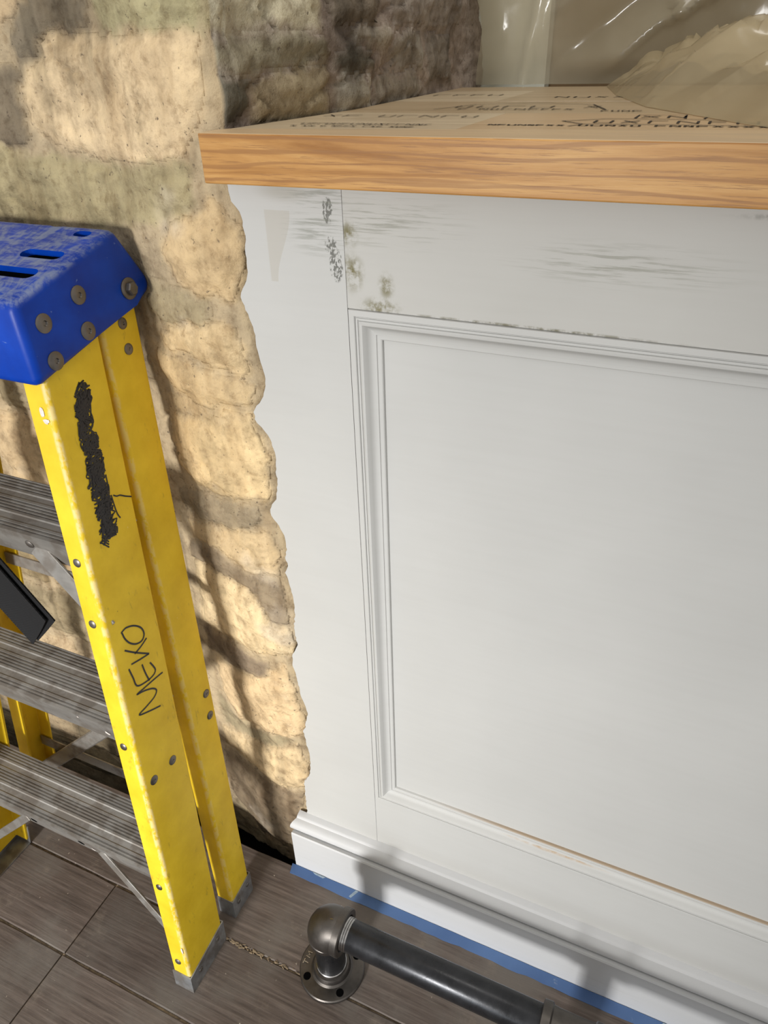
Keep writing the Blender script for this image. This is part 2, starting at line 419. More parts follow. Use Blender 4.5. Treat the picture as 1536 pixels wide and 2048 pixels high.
def build_wall():
    zs = np.r_[np.arange(-0.20, -0.12, 0.01), np.arange(-0.12, 1.21, 0.0034), np.arange(1.22, 2.41, 0.03)]
    xf = np.r_[np.arange(-1.9, -0.62, 0.03), np.arange(-0.62, -0.146, 0.0036)]
    th = np.linspace(0, 1, 22)[1:]
    yr = np.r_[np.arange(0.026, 0.60, 0.0045), np.arange(0.60, 0.80, 0.02)]
    nf, nc, nr, nz = len(xf), len(th), len(yr), len(zs)
    ncol = nf + nc + nr
    Z = np.repeat(zs[None, :], ncol, 0)
    X = np.zeros_like(Z); Y = np.zeros_like(Z); NX = np.zeros_like(Z); NY = np.zeros_like(Z)
    XE = x_edge(zs) + 0.004
    y0 = 0.001
    xs = -0.146
    t = np.clip((xf + 0.33) / 0.185, 0, 1); t = t * t * (3 - 2 * t)
    X[:nf] = xf[:, None]; Y[:nf] = (0.042 + (y0 - 0.042) * t)[:, None]; NY[:nf] = -1
    a = th[:, None] * math.pi / 2
    X[nf:nf + nc] = xs + (XE[None, :] - xs) * np.sin(a)
    Y[nf:nf + nc] = y0 + 0.025 * (1 - np.cos(a)) ** 2
    NX[nf:nf + nc] = np.sin(a) ** 3; NY[nf:nf + nc] = -np.cos(a)
    X[nf + nc:] = XE[None, :] + np.interp(yr, [0.024, 0.19, 0.58, 0.8], [0, 0.022, 0.014, 0.014])[:, None] * np.clip((zs - 1.02) / 0.03, 0, 1)[None, :]
    Y[nf + nc:] = yr[:, None]; NX[nf + nc:] = 1
    P = np.stack([X, Y, Z], -1)
    # wobble of the outlines
    wob1 = fbm(P * 26, 4, 3) * 0.010; wob2 = fbm(P * 26 + 40, 4, 8) * 0.010
    wobf1 = fbm(P * 120, 2, 13) * 0.004; wobf2 = fbm(P * 120 + 9, 2, 15) * 0.004
    is_rev = np.zeros_like(X, bool); is_rev[nf + nc:] = True; is_rev[nf + int(nc * 0.72):nf + nc] = True
    U = np.where(is_rev, Y, X) + wob1 + wobf1
    V = Z + wob2 + wobf2
    sid = np.full(X.shape, -1, int)
    H = np.zeros_like(X)
    base_f = np.array(lin((186, 168, 138)))*1.0; base_r = np.array(lin((132, 121, 112))) * 1.5
    T = np.where(is_rev[..., None], base_r, base_f) * (1 + 0.18 * fbm(P * 9, 3, 21))[..., None]
    stones = []
    for k, poly, c, h in FRONT: stones.append((0, k, poly, c, h))
    for k, poly, c, h in REVEAL: stones.append((1, k, poly, c, h))
    # the rest of the wall in rough courses
    def overlaps(poly, face):
        c = np.mean(poly, 0)
        pts = np.array(list(poly) + [tuple(c)])
        for fc, k, q, _, _ in stones:
            if fc != face: continue
            if (poly_sdf(pts[:, 0], pts[:, 1], q) > -0.004).any(): return True
            q = np.asarray(q)
            if (poly_sdf(q[:, 0], q[:, 1], poly) > -0.004).any(): return True
        return False
    pal = [(190, 168, 132), (170, 150, 122), (150, 132, 112), (202, 178, 138), (160, 143, 120), (182, 162, 130)]
    extra = []
    z = -0.13
    while z < 2.38:
        hh = random.uniform(0.07, 0.13)
        x = -1.88 + random.uniform(0, 0.1)
        while x < -0.16:
            w = random.uniform(0.10, 0.24)
            x1 = min(x + w, -0.125)
            if x1 - x > 0.05:
                j = lambda s: random.uniform(-s, s)
                g = 0.007
                poly = [(x + g + j(.006), z + g + j(.008)), ((x + x1) / 2 + j(.02), z + g + j(.008)), (x1 - g + j(.006), z + g + j(.008)), (x1 - g + j(.008), z + hh * .5 + j(.01)),
                        (x1 - g - .006 + j(.006), z + hh - g + j(.008)), ((x + x1) / 2 + j(.02), z + hh - g + j(.006)), (x + g + j(.008), z + hh - g + j(.008)), (x + g + j(.006), z + hh * .5 + j(.01))]
                if not overlaps(poly, 0): extra.append((0, 's', poly, random.choice(pal), random.uniform(5, 8)))
            x = x1
        z += hh
    z = 1.185
    while z < 2.38:
        hh = random.uniform(0.07, 0.12); y = 0.0
        while y < 0.76:
            y1 = min(y + random.uniform(0.09, 0.2), 0.78); g = 0.008
            if y1 - y > 0.05:
                extra.append((1, 's', [(y + g, z + g), (y1 - g, z + g), (y1 - g - .004, z + hh - g), (y + g + .006, z + hh - g)], random.choice([(130, 118, 108), (112, 100, 92), (146, 134, 122)]), 5))
            y = y1
        z += hh
    allst = stones + extra
    for i, (face, k, poly, c, h) in enumerate(allst):
        q = np.asarray(poly)
        lo, hi = q.min(0) - 0.03, q.max(0) + 0.03
        sel = (U > lo[0]) & (U < hi[0]) & (V > lo[1]) & (V < hi[1]) & (is_rev == bool(face))
        if not sel.any(): continue
        sd = poly_sdf(U[sel], V[sel], poly)
        soft = 0.018 if k == 's' else 0.022
        s = np.clip(sd / soft, 0, 1); s = s * s * (3 - 2 * s)
        H[sel] = np.maximum(H[sel], s * h * 0.00055)
        cc = np.array(lin([v + ((0, 1, 5) if c[0] - c[2] > 50 else (-2, 1, -4))[q] for q, v in enumerate(c)])) * (1.0 if face == 0 else np.array([1.5, 1.56, 1.72]))
        blend = np.clip((sd + 0.006 * fbm(P[sel] * 60, 3, 91)) / 0.010 + 0.5, 0, 1)[:, None]
        T[sel] = T[sel] * (1 - blend) + cc * blend
        if k == 's':
            idx = np.where(sel)
            ins = sd > 0
            sid[idx[0][ins], idx[1][ins]] = i
    on = sid >= 0
    # dressing marks, lumps and pits
    lump = fbm(P * np.array([9, 9, 24]), 5, 31) * 0.0075 + fbm(P * np.array([50, 50, 90]), 4, 37) * 0.0026
    strata = fbm(P * np.array([18, 18, 95]), 3, 43) * 0.0016
    H = H + lump * np.where(is_rev, 1.5, 1.0) + strata + np.where(on, 0.0, -0.0015)
    # cracks under the pointing and the dark holes beside the panel
    crack = np.abs(fbm(P * np.array([9, 9, 16]), 4, 51))
    H -= np.clip(0.035 - crack, 0, 1) / 0.035 * 0.0045 * (fbm(P * 7, 2, 53) > 0.05)
    # dark blotches with their own shapes, stronger on the reveal
    st = np.clip(fbm(P * np.array([11, 11, 7]), 4, 61) * 2.2 - 0.35, 0, 1)[..., None]
    T = T * (1 - 0.5 * st * np.where(is_rev, 1.25, 0.55)[..., None])
    wh = np.clip(fbm(P * np.array([16, 16, 16]), 4, 71) * 3.0 - 1.1, 0, 1)[..., None]
    T = T * (1 - 0.5 * wh) + 0.5 * wh * np.array(lin((214, 204, 188)))
    dr = np.clip(fbm(np.stack([X * 85, Y * 85, Z * 9], -1), 4, 81) * 2.6 - 0.45, 0, 1)[..., None] * np.clip(fbm(P * 6, 2, 83) * 2 + 0.5, 0, 1)[..., None]
    T = T * (1 - 0.35 * dr)
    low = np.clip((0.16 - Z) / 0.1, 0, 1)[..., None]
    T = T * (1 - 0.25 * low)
    # foot of the wall falls back under the lowest stones
    foot = np.clip((-0.068 - Z + (X + 0.18) * 0.30) / 0.015, 0, 1)
    X2 = X + NX * H; Y2 = Y + NY * H + foot * 0.09 * (NY < -0.3)
    # keep clear of the worktop and the panel
    V3 = np.stack([X2, Y2, Z], -1).reshape(-1, 3)
    ii, jj = np.meshgrid(np.arange(ncol - 1), np.arange(nz - 1), indexing='ij')
    a = (ii * nz + jj).ravel()
    quads = np.stack([a, a + nz, a + nz + 1, a + 1], 1)
    fs = sid[:-1, :-1].ravel()
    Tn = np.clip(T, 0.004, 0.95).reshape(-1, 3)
    def part(name, q, parent, skirt):
        used, inv = np.unique(q.ravel(), return_inverse=True)
        vv = V3[used]; ff = inv.reshape(-1, 4); tt = Tn[used]
        if skirt:
            e = np.concatenate([ff[:, [0, 1]], ff[:, [1, 2]], ff[:, [2, 3]], ff[:, [3, 0]]])
            key = np.sort(e, 1); key = key[:, 0].astype(np.int64) * len(vv) + key[:, 1]
            _, first, cnt = np.unique(key, return_index=True, return_counts=True)
            be = e[first[cnt == 1]]
            bv, binv = np.unique(be.ravel(), return_inverse=True)
            off = np.stack([-NX.reshape(-1)[used][bv], -NY.reshape(-1)[used][bv], np.zeros(len(bv))], 1) * 0.02
            n0 = len(vv)
            vv = np.concatenate([vv, vv[bv] + off]); tt = np.concatenate([tt, tt[bv]])
            b2 = binv.reshape(-1, 2) + n0
            ff = np.concatenate([ff, np.stack([be[:, 1], be[:, 0], b2[:, 0], b2[:, 1]], 1)])
        me = bpy.data.meshes.new(name)
        me.vertices.add(len(vv)); me.vertices.foreach_set('co', vv.astype(np.float32).ravel())
        me.loops.add(ff.size); me.loops.foreach_set('vertex_index', ff.astype(np.int32).ravel())
        me.polygons.add(len(ff)); me.polygons.foreach_set('loop_start', np.arange(0, ff.size, 4, dtype=np.int32))
        me.update(calc_edges=True); me.validate()
        at = me.color_attributes.new('tint', 'FLOAT_COLOR', 'POINT')
        at.data.foreach_set('color', np.concatenate([tt, np.ones((len(tt), 1))], 1).astype(np.float32).ravel())
        return link_mesh(name, me, M_STONE, parent, smooth=True)
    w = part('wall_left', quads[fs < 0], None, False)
    tag(w, 'lime-washed rubble stone wall and jamb with flush grey mortar', None, kind='structure')
    for i in range(len(allst)):
        q = quads[fs == i]
        if len(q) > 6: part('stone', q, w, True)
    return w
build_wall()

# back of the bar: what the plastic hangs against
M_BACKW = m_plain('painted_back_board', lin((226, 228, 216)), 0.6, noise_amt=0.04, scale=8)
M_BROWN = m_plain('brown_back_board', lin((122, 98, 66)), 0.7, noise_amt=0.15, scale=12)
tag(box('wall_back', -0.3, 1.9, 0.70, 0.74, -0.2, 2.4, M_BROWN), 'brown boarded wall behind the bar top', kind='structure')
tag(box('trim_1', -0.14, 0.006, 0.672, 0.70, 1.0, 2.3, M_BACKW), 'off-white upright board seen through the plastic', kind='structure')

# ================================================================== FLOOR
def make_plank_mat():
    t = NT('weathered_floorboard')
    g = t.noise(7, 8, 0.65, vec=t.mapping((1.2, 26, 1)))
    n = t.noise(6, 5, 0.6)
    sp = t.noise(90, 3, 0.6)
    dirt = t.noise(14, 6, 0.7)
    c = t.ramp(g, [(0.28, lin((64, 55, 49))), (0.5, lin((92, 81, 74))), (0.72, lin((118, 106, 98)))])
    c = t.mix(t.mapr(n, 0.42, 0.66), c, lin((106, 99, 92)))
    c = t.mix(t.math('MULTIPLY', t.mapr(dirt, 0.55, 0.72), 0.55), c, lin((132, 120, 108)))
    c = t.mix(t.mapr(sp, 0.70, 0.76), c, lin((176, 164, 148)))
    oi = t.new('ShaderNodeObjectInfo')
    hv = t.new('ShaderNodeHueSaturation')
    t.link(t.math('ADD', t.math('MULTIPLY', oi.outputs['Random'], 0.3), 0.87), hv.inputs['Value'])
    t.link(c, hv.inputs['Color'])
    t.color(hv.outputs[0])
    t.set(t.ramp(n, [(0.3, (0.5,) * 3), (0.7, (0.75,) * 3)]), 0, 0.35)
    t.bump(t.math('ADD', t.math('MULTIPLY', g, 0.6), t.math('MULTIPLY', dirt, 0.5)), 0.5, 0.002)
    return t.m
M_PLANK = make_plank_mat()
floor = box('floor', -2.2, 2.2, -3.2, 0.7, -0.26, -0.20, M_VOID)
tag(floor, 'old dark brown floorboards with gritty open joints', kind='structure')
M_GRIT = m_plain('gritty_joint_filling', lin((128, 112, 90)), 0.95, noise_amt=0.5, scale=140, bump=0.6)
def plank(x0, x1, y0, y1):
    bm = bmesh.new()
    n = max(6, int((x1 - x0) / 0.02)); gx = 0.0012
    rng = random.Random(int((x0 * 31 + y0 * 77) * 1000))
    def edge(y, s):
        ph = rng.uniform(0, 9)
        return [(x0 + gx + (x1 - x0 - 2 * gx) * k / n, y + s * (0.0005 + 0.0008 * (vnoise(np.array([[k * 0.55 + ph, y * 91, 0.3]]), 5)[0] + 1))) for k in range(n + 1)]
    lo = edge(y0, 1); hi = edge(y1, -1)
    rows = []
    for (za, ins) in ((-0.024, 0.0), (-0.0016, 0.0), (0.0, 0.0016)):
        rows.append([[bm.verts.new((x, y + ins, za)) for x, y in lo], [bm.verts.new((x, y - ins, za)) for x, y in hi]])
    top = rows[-1]
    for k in range(n):
        bm.faces.new((top[0][k], top[0][k + 1], top[1][k + 1], top[1][k]))
        for a, b in zip(rows[:-1], rows[1:]):
            bm.faces.new((a[0][k], a[0][k + 1], b[0][k + 1], b[0][k]))
            bm.faces.new((a[1][k + 1], a[1][k], b[1][k], b[1][k + 1]))
    for e in (0, n):
        for a, b in zip(rows[:-1], rows[1:]):
            bm.faces.new((a[0][e], a[1][e], b[1][e], b[0][e]))
    return bm_obj('plank', bm, M_PLANK, floor)
ys = [-0.034, -0.1735, -0.2870]
while ys[-1] > -3.0: ys.append(ys[-1] - random.uniform(0.112, 0.13))
for r, (ya, yb) in enumerate(zip(ys[:-1], ys[1:])):
    xs_ = [-2.1]
    cuts = {0: [-1.05, 0.92], 1: [-0.385, 1.2], 2: [-0.387, 0.75]}.get(r)
    if cuts is None:
        cuts = sorted(random.sample([-1.4, -0.9, -0.5, 0.1, 0.6, 1.1, 1.5], 2))
    for c in cuts + [2.1]:
        plank(xs_[-1], c, yb, ya); xs_.append(c)
box('joint_filling', -2.1, 2.1, -3.0, -0.036, -0.026, -0.0035, M_GRIT, floor)
# broken, crumbly filling standing in the joint beside the ladder
bm = bmesh.new()
for k in range(70):
    x = -0.176 + 0.125 * random.random() ** 1.1; y = -0.1735 + random.gauss(0, 0.0016)
    s = random.uniform(0.0005, 0.0017)
    bmesh.ops.create_icosphere(bm, subdivisions=1, radius=s, matrix=Matrix.Translation((x, y, s * 0.2)) @ Matrix.Rotation(random.uniform(-.6, .6), 4, 'Z') @ Matrix.Diagonal((random.uniform(1, 4), random.uniform(.6, 1.2), .6, 1)))
o = bm_obj('grit', bm, M_GRIT, floor); o['kind'] = 'stuff'

# ================================================================== BAR FRONT
def paint_base(t, tint=(190, 190, 187)):
    n = t.noise(5, 4); br = t.noise(9, 6, 0.6, vec=t.mapping((1, 1, 14)))
    c = t.ramp(n, [(0.3, lin([v - 3 for v in tint])), (0.7, lin([v + 3 for v in tint]))])
    c = t.mix(0.045, c, t.ramp(br, [(0.35, lin((168, 166, 161))), (0.6, lin((200, 200, 198)))]))
    return c, br
def streaks(t, sx, sz, seed, lo, hi):
    return t.mapr(t.noise(1.0, 6, 0.65, vec=t.mapping((sx, 1, sz), loc=(seed, seed, seed))), lo, hi)
def make_paint():
    t = NT('primed_grey_white_paint'); c, br = paint_base(t)
    t.color(c); t.set(0.62, 0, 0.3); t.bump(br, 0.03, 0.0005); return t.m
def make_stile_paint():
    t = NT('primed_paint_with_filler_patches'); c, br = paint_base(t)
    s = t.xyz()
    # tan filler wedge
    zf = t.mapr(s[2], 0.938, 0.999)
    wedge = t.math('MULTIPLY', t.mapr(s[0], -0.0765, -0.0750), t.math('LESS_THAN', t.math('SUBTRACT', s[0], t.math('MULTIPLY', zf, 0.018)), -0.0685))
    wedge = t.math('MULTIPLY', wedge, t.math('MULTIPLY', t.math('LESS_THAN', s[2], 0.999), t.math('GREATER_THAN', s[2], 0.938)))
    c = t.mix(t.math('MULTIPLY', wedge, 0.38), c, lin((172, 165, 150)))
    c = t.mix(t.math('MULTIPLY', t.blob(-0.055, 1.015, 0.035, 0.012, 0.8), 0.5), c, lin((160, 156, 144)))
    # bare dark scuffs along the joint
    sc = t.mapr(t.noise(430, 5, 0.7, vec=t.mapping((1, 1, 0.6))), 0.45, 0.56)
    k = t.math('MAXIMUM', t.blob(-0.0135, 1.001, 0.007, 0.015, 0.7), t.math('MAXIMUM', t.blob(-0.0125, 0.973, 0.009, 0.012, 0.8), t.blob(-0.0085, 0.957, 0.010, 0.022, 0.85)))
    c = t.mix(t.math('MULTIPLY', t.mapr(t.math('MULTIPLY', sc, k), 0.25, 0.5), 0.85), c, lin((92, 92, 86)))
    gs = t.math('MULTIPLY', streaks(t, 22, 420, 3.1, 0.47, 0.62), t.math('MAXIMUM', t.blob(-0.022, 0.985, 0.045, 0.03, 0.9), t.blob(-0.02, 1.01, 0.05, 0.02, 0.9)))
    c = t.mix(t.math('MULTIPLY', gs, 0.62), c, lin((122, 124, 112)))
    t.color(c); t.set(0.62, 0, 0.3); t.bump(br, 0.03, 0.0005); return t.m
def make_rail_paint():
    t = NT('primed_paint_with_green_stains'); c, br = paint_base(t, (188, 187, 182))
    gs = t.math('MULTIPLY', streaks(t, 22, 480, 5.7, 0.48, 0.62), t.math('MAXIMUM', t.blob(0.03, 0.995, 0.10, 0.03, 0.9), t.blob(0.225, 0.975, 0.11, 0.022, 0.9)))
    c = t.mix(t.math('MULTIPLY', gs, 0.5), c, lin((122, 122, 106)))
    nz = t.mapr(t.noise(120, 5, 0.65), 0.38, 0.62)
    ol = t.math('MAXIMUM', t.blob(0.004, 0.983, 0.012, 0.016, 0.9), t.math('MAXIMUM', t.blob(0.006, 0.952, 0.016, 0.022, 0.9), t.math('MAXIMUM', t.blob(0.032, 0.924, 0.026, 0.012, 0.9), t.blob(0.038, 0.943, 0.010, 0.016, 0.9))))
    c = t.mix(t.math('MULTIPLY', t.math('MULTIPLY', ol, nz), 1.0), c, lin((118, 112, 80)))
    c = t.mix(t.math('MULTIPLY', t.math('MULTIPLY', t.blob(0.16, 0.9210, 0.16, 0.0022, 0.8), nz), 0.9), c, lin((110, 106, 84)))
    c = t.mix(t.math('MULTIPLY', t.math('MULTIPLY', t.blob(0.36, 1.013, 0.08, 0.0035, 0.8), nz), 0.8), c, lin((96, 94, 86)))
    t.color(c); t.set(0.62, 0, 0.3); t.bump(br, 0.03, 0.0005); return t.m
def make_stained_moulding():
    t = NT('primed_paint_with_brown_stains'); c, br = paint_base(t)
    nz = t.mapr(t.noise(70, 5, 0.65, vec=t.mapping((0.5, 1, 1))), 0.36, 0.60)
    s = t.xyz()
    lip = t.math('MULTIPLY', t.mapr(s[2], 0.2355, 0.2375), t.mapr(s[0], 0.05, 0.22))
    bead = t.math('MULTIPLY', t.blob(0.255, 0.2285, 0.085, 0.0026, 0.8), nz)
    c = t.mix(t.math('MULTIPLY', lip, 0.75), c, lin((150, 122, 84)))
    c = t.mix(t.math('MULTIPLY', bead, 0.85), c, lin((166, 136, 96)))
    t.color(c); t.set(0.6, 0, 0.3); t.bump(br, 0.03, 0.0005); return t.m
def make_skirting_paint():
    t = NT('brushed_white_skirting_paint'); c, br = paint_base(t, (200, 201, 202))
    gs = streaks(t, 7, 120, 9.1, 0.60, 0.74)
    s = t.xyz()
    c = t.mix(t.math('MULTIPLY', t.math('MULTIPLY', gs, t.mapr(s[2], 0.06, 0.03)), 0.35), c, lin((160, 156, 148)))
    t.color(c); t.set(0.55, 0, 0.35); t.bump(br, 0.15, 0.0006); return t.m
M_PAINT, M_STILE, M_RAIL, M_STAIN, M_SKIRT = make_paint(), make_stile_paint(), make_rail_paint(), make_stained_moulding(), make_skirting_paint()

XR = 1.30           # right end of the panel field
ZT, ZB = 0.9204, 0.2090
bar = empty('panelled_counter', (0.6, 0.02, 0))
tag(bar, 'grey-white primed panelled bar front scribed against the stone jamb', 'bar front')
# scribed stile
zz = np.r_[0.0, np.arange(0.02, 1.0226, 0.004), 1.0226]
poly = [(0.0, 0.0), (0.0, 1.0226)] + [(float(x_edge(z) + 0.0012 * vnoise(np.array([[z * 240, 1, 2]]), 9)[0]), float(z)) for z in zz[::-1]]
prism('stile', poly, -0.0005, 0.018, M_STILE, bar, axes='xz')
prism('stile', [(XR, 0), (XR + 0.12, 0), (XR + 0.12, 1.0226), (XR, 1.0226)], 0.0, 0.018, M_PAINT, bar, axes='xz', bevel=0.0006, seg=1)
box('top_rail', 0.00005, XR - 0.0003, 0.0, 0.018, ZT, 1.0226, M_RAIL, bar, bevel=0.0003)
box('bottom_rail', 0.00005, XR - 0.0003, 0.0, 0.018, 0.0, ZB, M_PAINT, bar, bevel=0.0003)
box('panel', 0.012, XR - 0.012, 0.0116, 0.020, ZB + 0.012, ZT - 0.012, M_PAINT, bar)
MP = [(0.0004, 0.0120), (0.0004, 0.0004), (0.0009, -0.0010), (0.0060, -0.0012), (0.0066, -0.0006), (0.0069, 0.0008), (0.0076, 0.0008), (0.0079, -0.0002), (0.0092, -0.0002), (0.0096, 0.0009),
      (0.0102, 0.0009), (0.0106, -0.0006), (0.0120, -0.0016), (0.0138, -0.0012), (0.0152, 0.0006), (0.0165, 0.0032), (0.0182, 0.0054), (0.0205, 0.0066), (0.0238, 0.0068), (0.0243, 0.0080),
      (0.0278, 0.0080), (0.0287, 0.0086), (0.0292, 0.0100), (0.0293, 0.0125)]
def moulding(side, mat):
    bm = bmesh.new(); A, B = [], []
    for u, y in MP:
        if side == 'l': p, q = (u, y, ZB + u), (u, y, ZT - u)
        elif side == 'r': p, q = (XR - u, y, ZB + u), (XR - u, y, ZT - u)
        elif side == 't': p, q = (u, y, ZT - u), (XR - u, y, ZT - u)
        else: p, q = (u, y, ZB + u), (XR - u, y, ZB + u)
        A.append(bm.verts.new(p)); B.append(bm.verts.new(q))
    n = len(MP)
    for i in range(n):
        j = (i + 1) % n
        bm.faces.new((A[i], A[j], B[j], B[i]))
    bm.faces.new(A); bm.faces.new(B)
    return bm_obj('moulding', bm, mat, bar, angle=28)
for s_, m_ in (('l', M_PAINT), ('t', M_PAINT), ('b', M_STAIN), ('r', M_PAINT)): moulding(s_, m_)
# skirting: plinth board and beaded cap, end grain scribed to the wall
SK = [(0.0, 0.0), (-0.0320, 0.0), (-0.0315, 0.0855), (-0.0300, 0.0880), (-0.0205, 0.0842)]
SB = [(0.0, 0.0835), (-0.0205, 0.0842), (-0.0232, 0.0868), (-0.0242, 0.0905), (-0.0232, 0.0944), (-0.0204, 0.0974), (-0.0160, 0.0992), (-0.0118, 0.1000), (-0.0100, 0.1024), (-0.0082, 0.1034), (0.0, 0.1046)]
def sweep_x(name, prof, xl, xr, mat, parent, angle=30):
    bm = bmesh.new()
    A = [bm.verts.new((xl(y) if callable(xl) else xl, y, z)) for y, z in prof]; B = [bm.verts.new((xr, y, z)) for y, z in prof]
    n = len(prof)
    for i in range(n):
        bm.faces.new((A[i], A[(i + 1) % n], B[(i + 1) % n], B[i]))
    bm.faces.new(A); bm.faces.new(B)
    return bm_obj(name, bm, mat, parent, angle=angle)
sk = sweep_x('skirting', SK, -0.1345, XR + 0.14, M_SKIRT, bar)
sweep_x('bead', SB, lambda y: -0.1345 - 0.006 * max(0, (-y - 0.012) / 0.012), XR + 0.14, M_SKIRT, sk)

# blue masking tape on the boards along the skirting
def make_tape():
    t = NT('blue_masking_tape')
    n = t.noise(30, 4); n2 = t.noise(7, 4)
    c = t.ramp(n2, [(0.3, lin((64, 92, 138))), (0.7, lin((88, 118, 164)))])
    c = t.mix(t.mapr(n, 0.66, 0.72), c, lin((170, 180, 190)))
    t.color(c); t.set(0.55, 0, 0.4); t.bump(n, 0.15, 0.0008); return t.m
M_TAPE = make_tape()
bm = bmesh.new()
n = 120; lo, hi, lo2, hi2 = [], [], [], []
for k in range(n + 1):
    x = -0.137 + (XR + 0.2) * k / n
    yb = -0.0485 + 0.0012 * vnoise(np.array([[k * 0.7, 3, 1]]), 3)[0]; ya = -0.0326
    xx = x
    zz_ = 0.0009 + 0.0004 * vnoise(np.array([[k * 0.9, 7, 1]]), 4)[0]
    lo.append(bm.verts.new((xx, yb, zz_))); hi.append(bm.verts.new((xx - (0.004 if k == 0 else 0), ya, zz_ + 0.0002)))
    lo2.append(bm.verts.new((xx, yb, 0.0001))); hi2.append(bm.verts.new((xx - (0.004 if k == 0 else 0), ya, 0.0001)))
for k in range(n):
    bm.faces.new((lo[k], lo[k + 1], hi[k + 1], hi[k])); bm.faces.new((lo2[k], hi2[k], hi2[k + 1], lo2[k + 1]))
    bm.faces.new((lo2[k], lo2[k + 1], lo[k + 1], lo[k])); bm.faces.new((hi[k], hi[k + 1], hi2[k + 1], hi2[k]))
bm.faces.new((lo2[0], lo[0], hi[0], hi2[0])); bm.faces.new((lo[n], lo2[n], hi2[n], hi[n]))
tape = bm_obj('masking_tape', bm, M_TAPE)
tag(tape, 'strip of blue masking tape stuck to the floorboards along the skirting', 'tape')
M_TEAR = m_plain('torn_tape_edge', lin((150, 168, 182)), 0.6, noise_amt=0.2, scale=200)
for pts in ([(-0.026, -0.0330), (-0.021, -0.0330), (-0.0285, -0.0470), (-0.0320, -0.0455)], [(-0.103, -0.0330), (-0.080, -0.0330), (-0.083, -0.0360), (-0.098, -0.0352)], [(0.435, -0.033), (0.438, -0.033), (0.431, -0.0475), (0.429, -0.0475)]):
    prism('torn_edge', pts, 0.0012, 0.0019, M_TEAR, tape)

# ================================================================== BAR TOP
def make_oak():
    t = NT('oiled_oak_edging')
    w = t.noise(2.2, 7, 0.6, vec=t.mapping((1.6, 22, 22)), dist=1.2)
    fine = t.noise(6, 6, 0.7, vec=t.mapping((3.5, 120, 120), rot=(0, 0.02, 0)))
    wave = t.new('ShaderNodeTexWave', wave_type='BANDS', bands_direction='Z')
    wave.inputs['Scale'].default_value = 30; wave.inputs['Distortion'].default_value = 7.0
    wave.inputs['Detail'].default_value = 3; wave.inputs['Detail Scale'].default_value = 1.5
    t.link(t.mapping((0.10, 1, 1), rot=(0, 0.012, 0)), wave.inputs['Vector'])
    c = t.ramp(w, [(0.3, lin((154, 104, 48))), (0.5, lin((192, 142, 80))), (0.7, lin((214, 168, 104)))])
    c = t.mix(t.math('MULTIPLY', t.mapr(wave.outputs['Fac'], 0.22, 0.02), 0.6), c, lin((146, 100, 56)))
    c = t.mix(t.math('MULTIPLY', t.mapr(fine, 0.46, 0.36), 0.75), c, lin((150, 106, 62)))
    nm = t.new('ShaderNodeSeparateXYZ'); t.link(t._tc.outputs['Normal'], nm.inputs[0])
    c = t.mix(t.math('MULTIPLY', t.mapr(nm.outputs[2], 0.4, 0.8), 0.7), c, lin((200, 182, 152)))   # grazing sheen on the upper face, put into the colour
    t.color(c); t.set(0.40, 0, 0.4); t.bump(fine, 0.15, 0.0008); return t.m
def make_crate(name, c0, c1):
    t = NT(name)
    g = t.noise(3, 7, 0.62, vec=t.mapping((2.0, 60, 60)))
    n = t.noise(9, 4)
    c = t.ramp(g, [(0.3, lin(c0)), (0.65, lin(c1))])
    c = t.mix(t.math('MULTIPLY', t.mapr(n, 0.5, 0.7), 0.4), c, lin([v - 22 for v in c0]))
    t.color(c); t.set(0.35, 0, 0.5); return t.m
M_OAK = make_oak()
M_CR = [make_crate('pale_crate_wood', (182, 162, 132), (208, 190, 160)), make_crate('tan_crate_wood', (178, 150, 114), (200, 172, 136)), make_crate('grey_crate_wood', (164, 142, 110), (190, 168, 136))]
M_INK = m_plain('black_branding_ink', (0.022, 0.016, 0.012), 0.6)
ZTOP, ZBOT = 1.0600, 1.0226
top = empty('oak_worktop', (0.6, 0.28, ZBOT))
tag(top, 'thick oak-edged bar top faced with printed wine-crate boards', 'bar top')
XW = 1.50
lip = lambda x: min(0.006 + (x + 0.1) * 0.088, 0.042)
def top_piece(name, poly, z0, z1, mat, parent, bevel=0.0):
    return prism(name, poly, z0, z1, mat, parent, axes='xy', bevel=bevel, seg=2)
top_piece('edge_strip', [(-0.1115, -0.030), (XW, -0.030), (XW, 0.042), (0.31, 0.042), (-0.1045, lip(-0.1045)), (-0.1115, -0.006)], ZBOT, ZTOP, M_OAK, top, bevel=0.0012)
top_piece('core_board', [(-0.106, 0.012), (0.31, 0.048), (XW, 0.048), (XW, 0.585), (-0.094, 0.585), (-0.084, 0.19)], ZBOT, ZTOP - 0.007, M_CR[2], top)
def left_x(y): return float(np.interp(y, [0.0, 0.19, 0.58], [-0.1055, -0.083, -0.093]))
rows = [(None, 0.165, [0.0888], [0, 1]), (0.165, 0.312, [0.55], [2, 1]), (0.312, 0.492, [0.036], [0, 2]), (0.492, 0.585, [0.42], [2, 0])]
boards = []
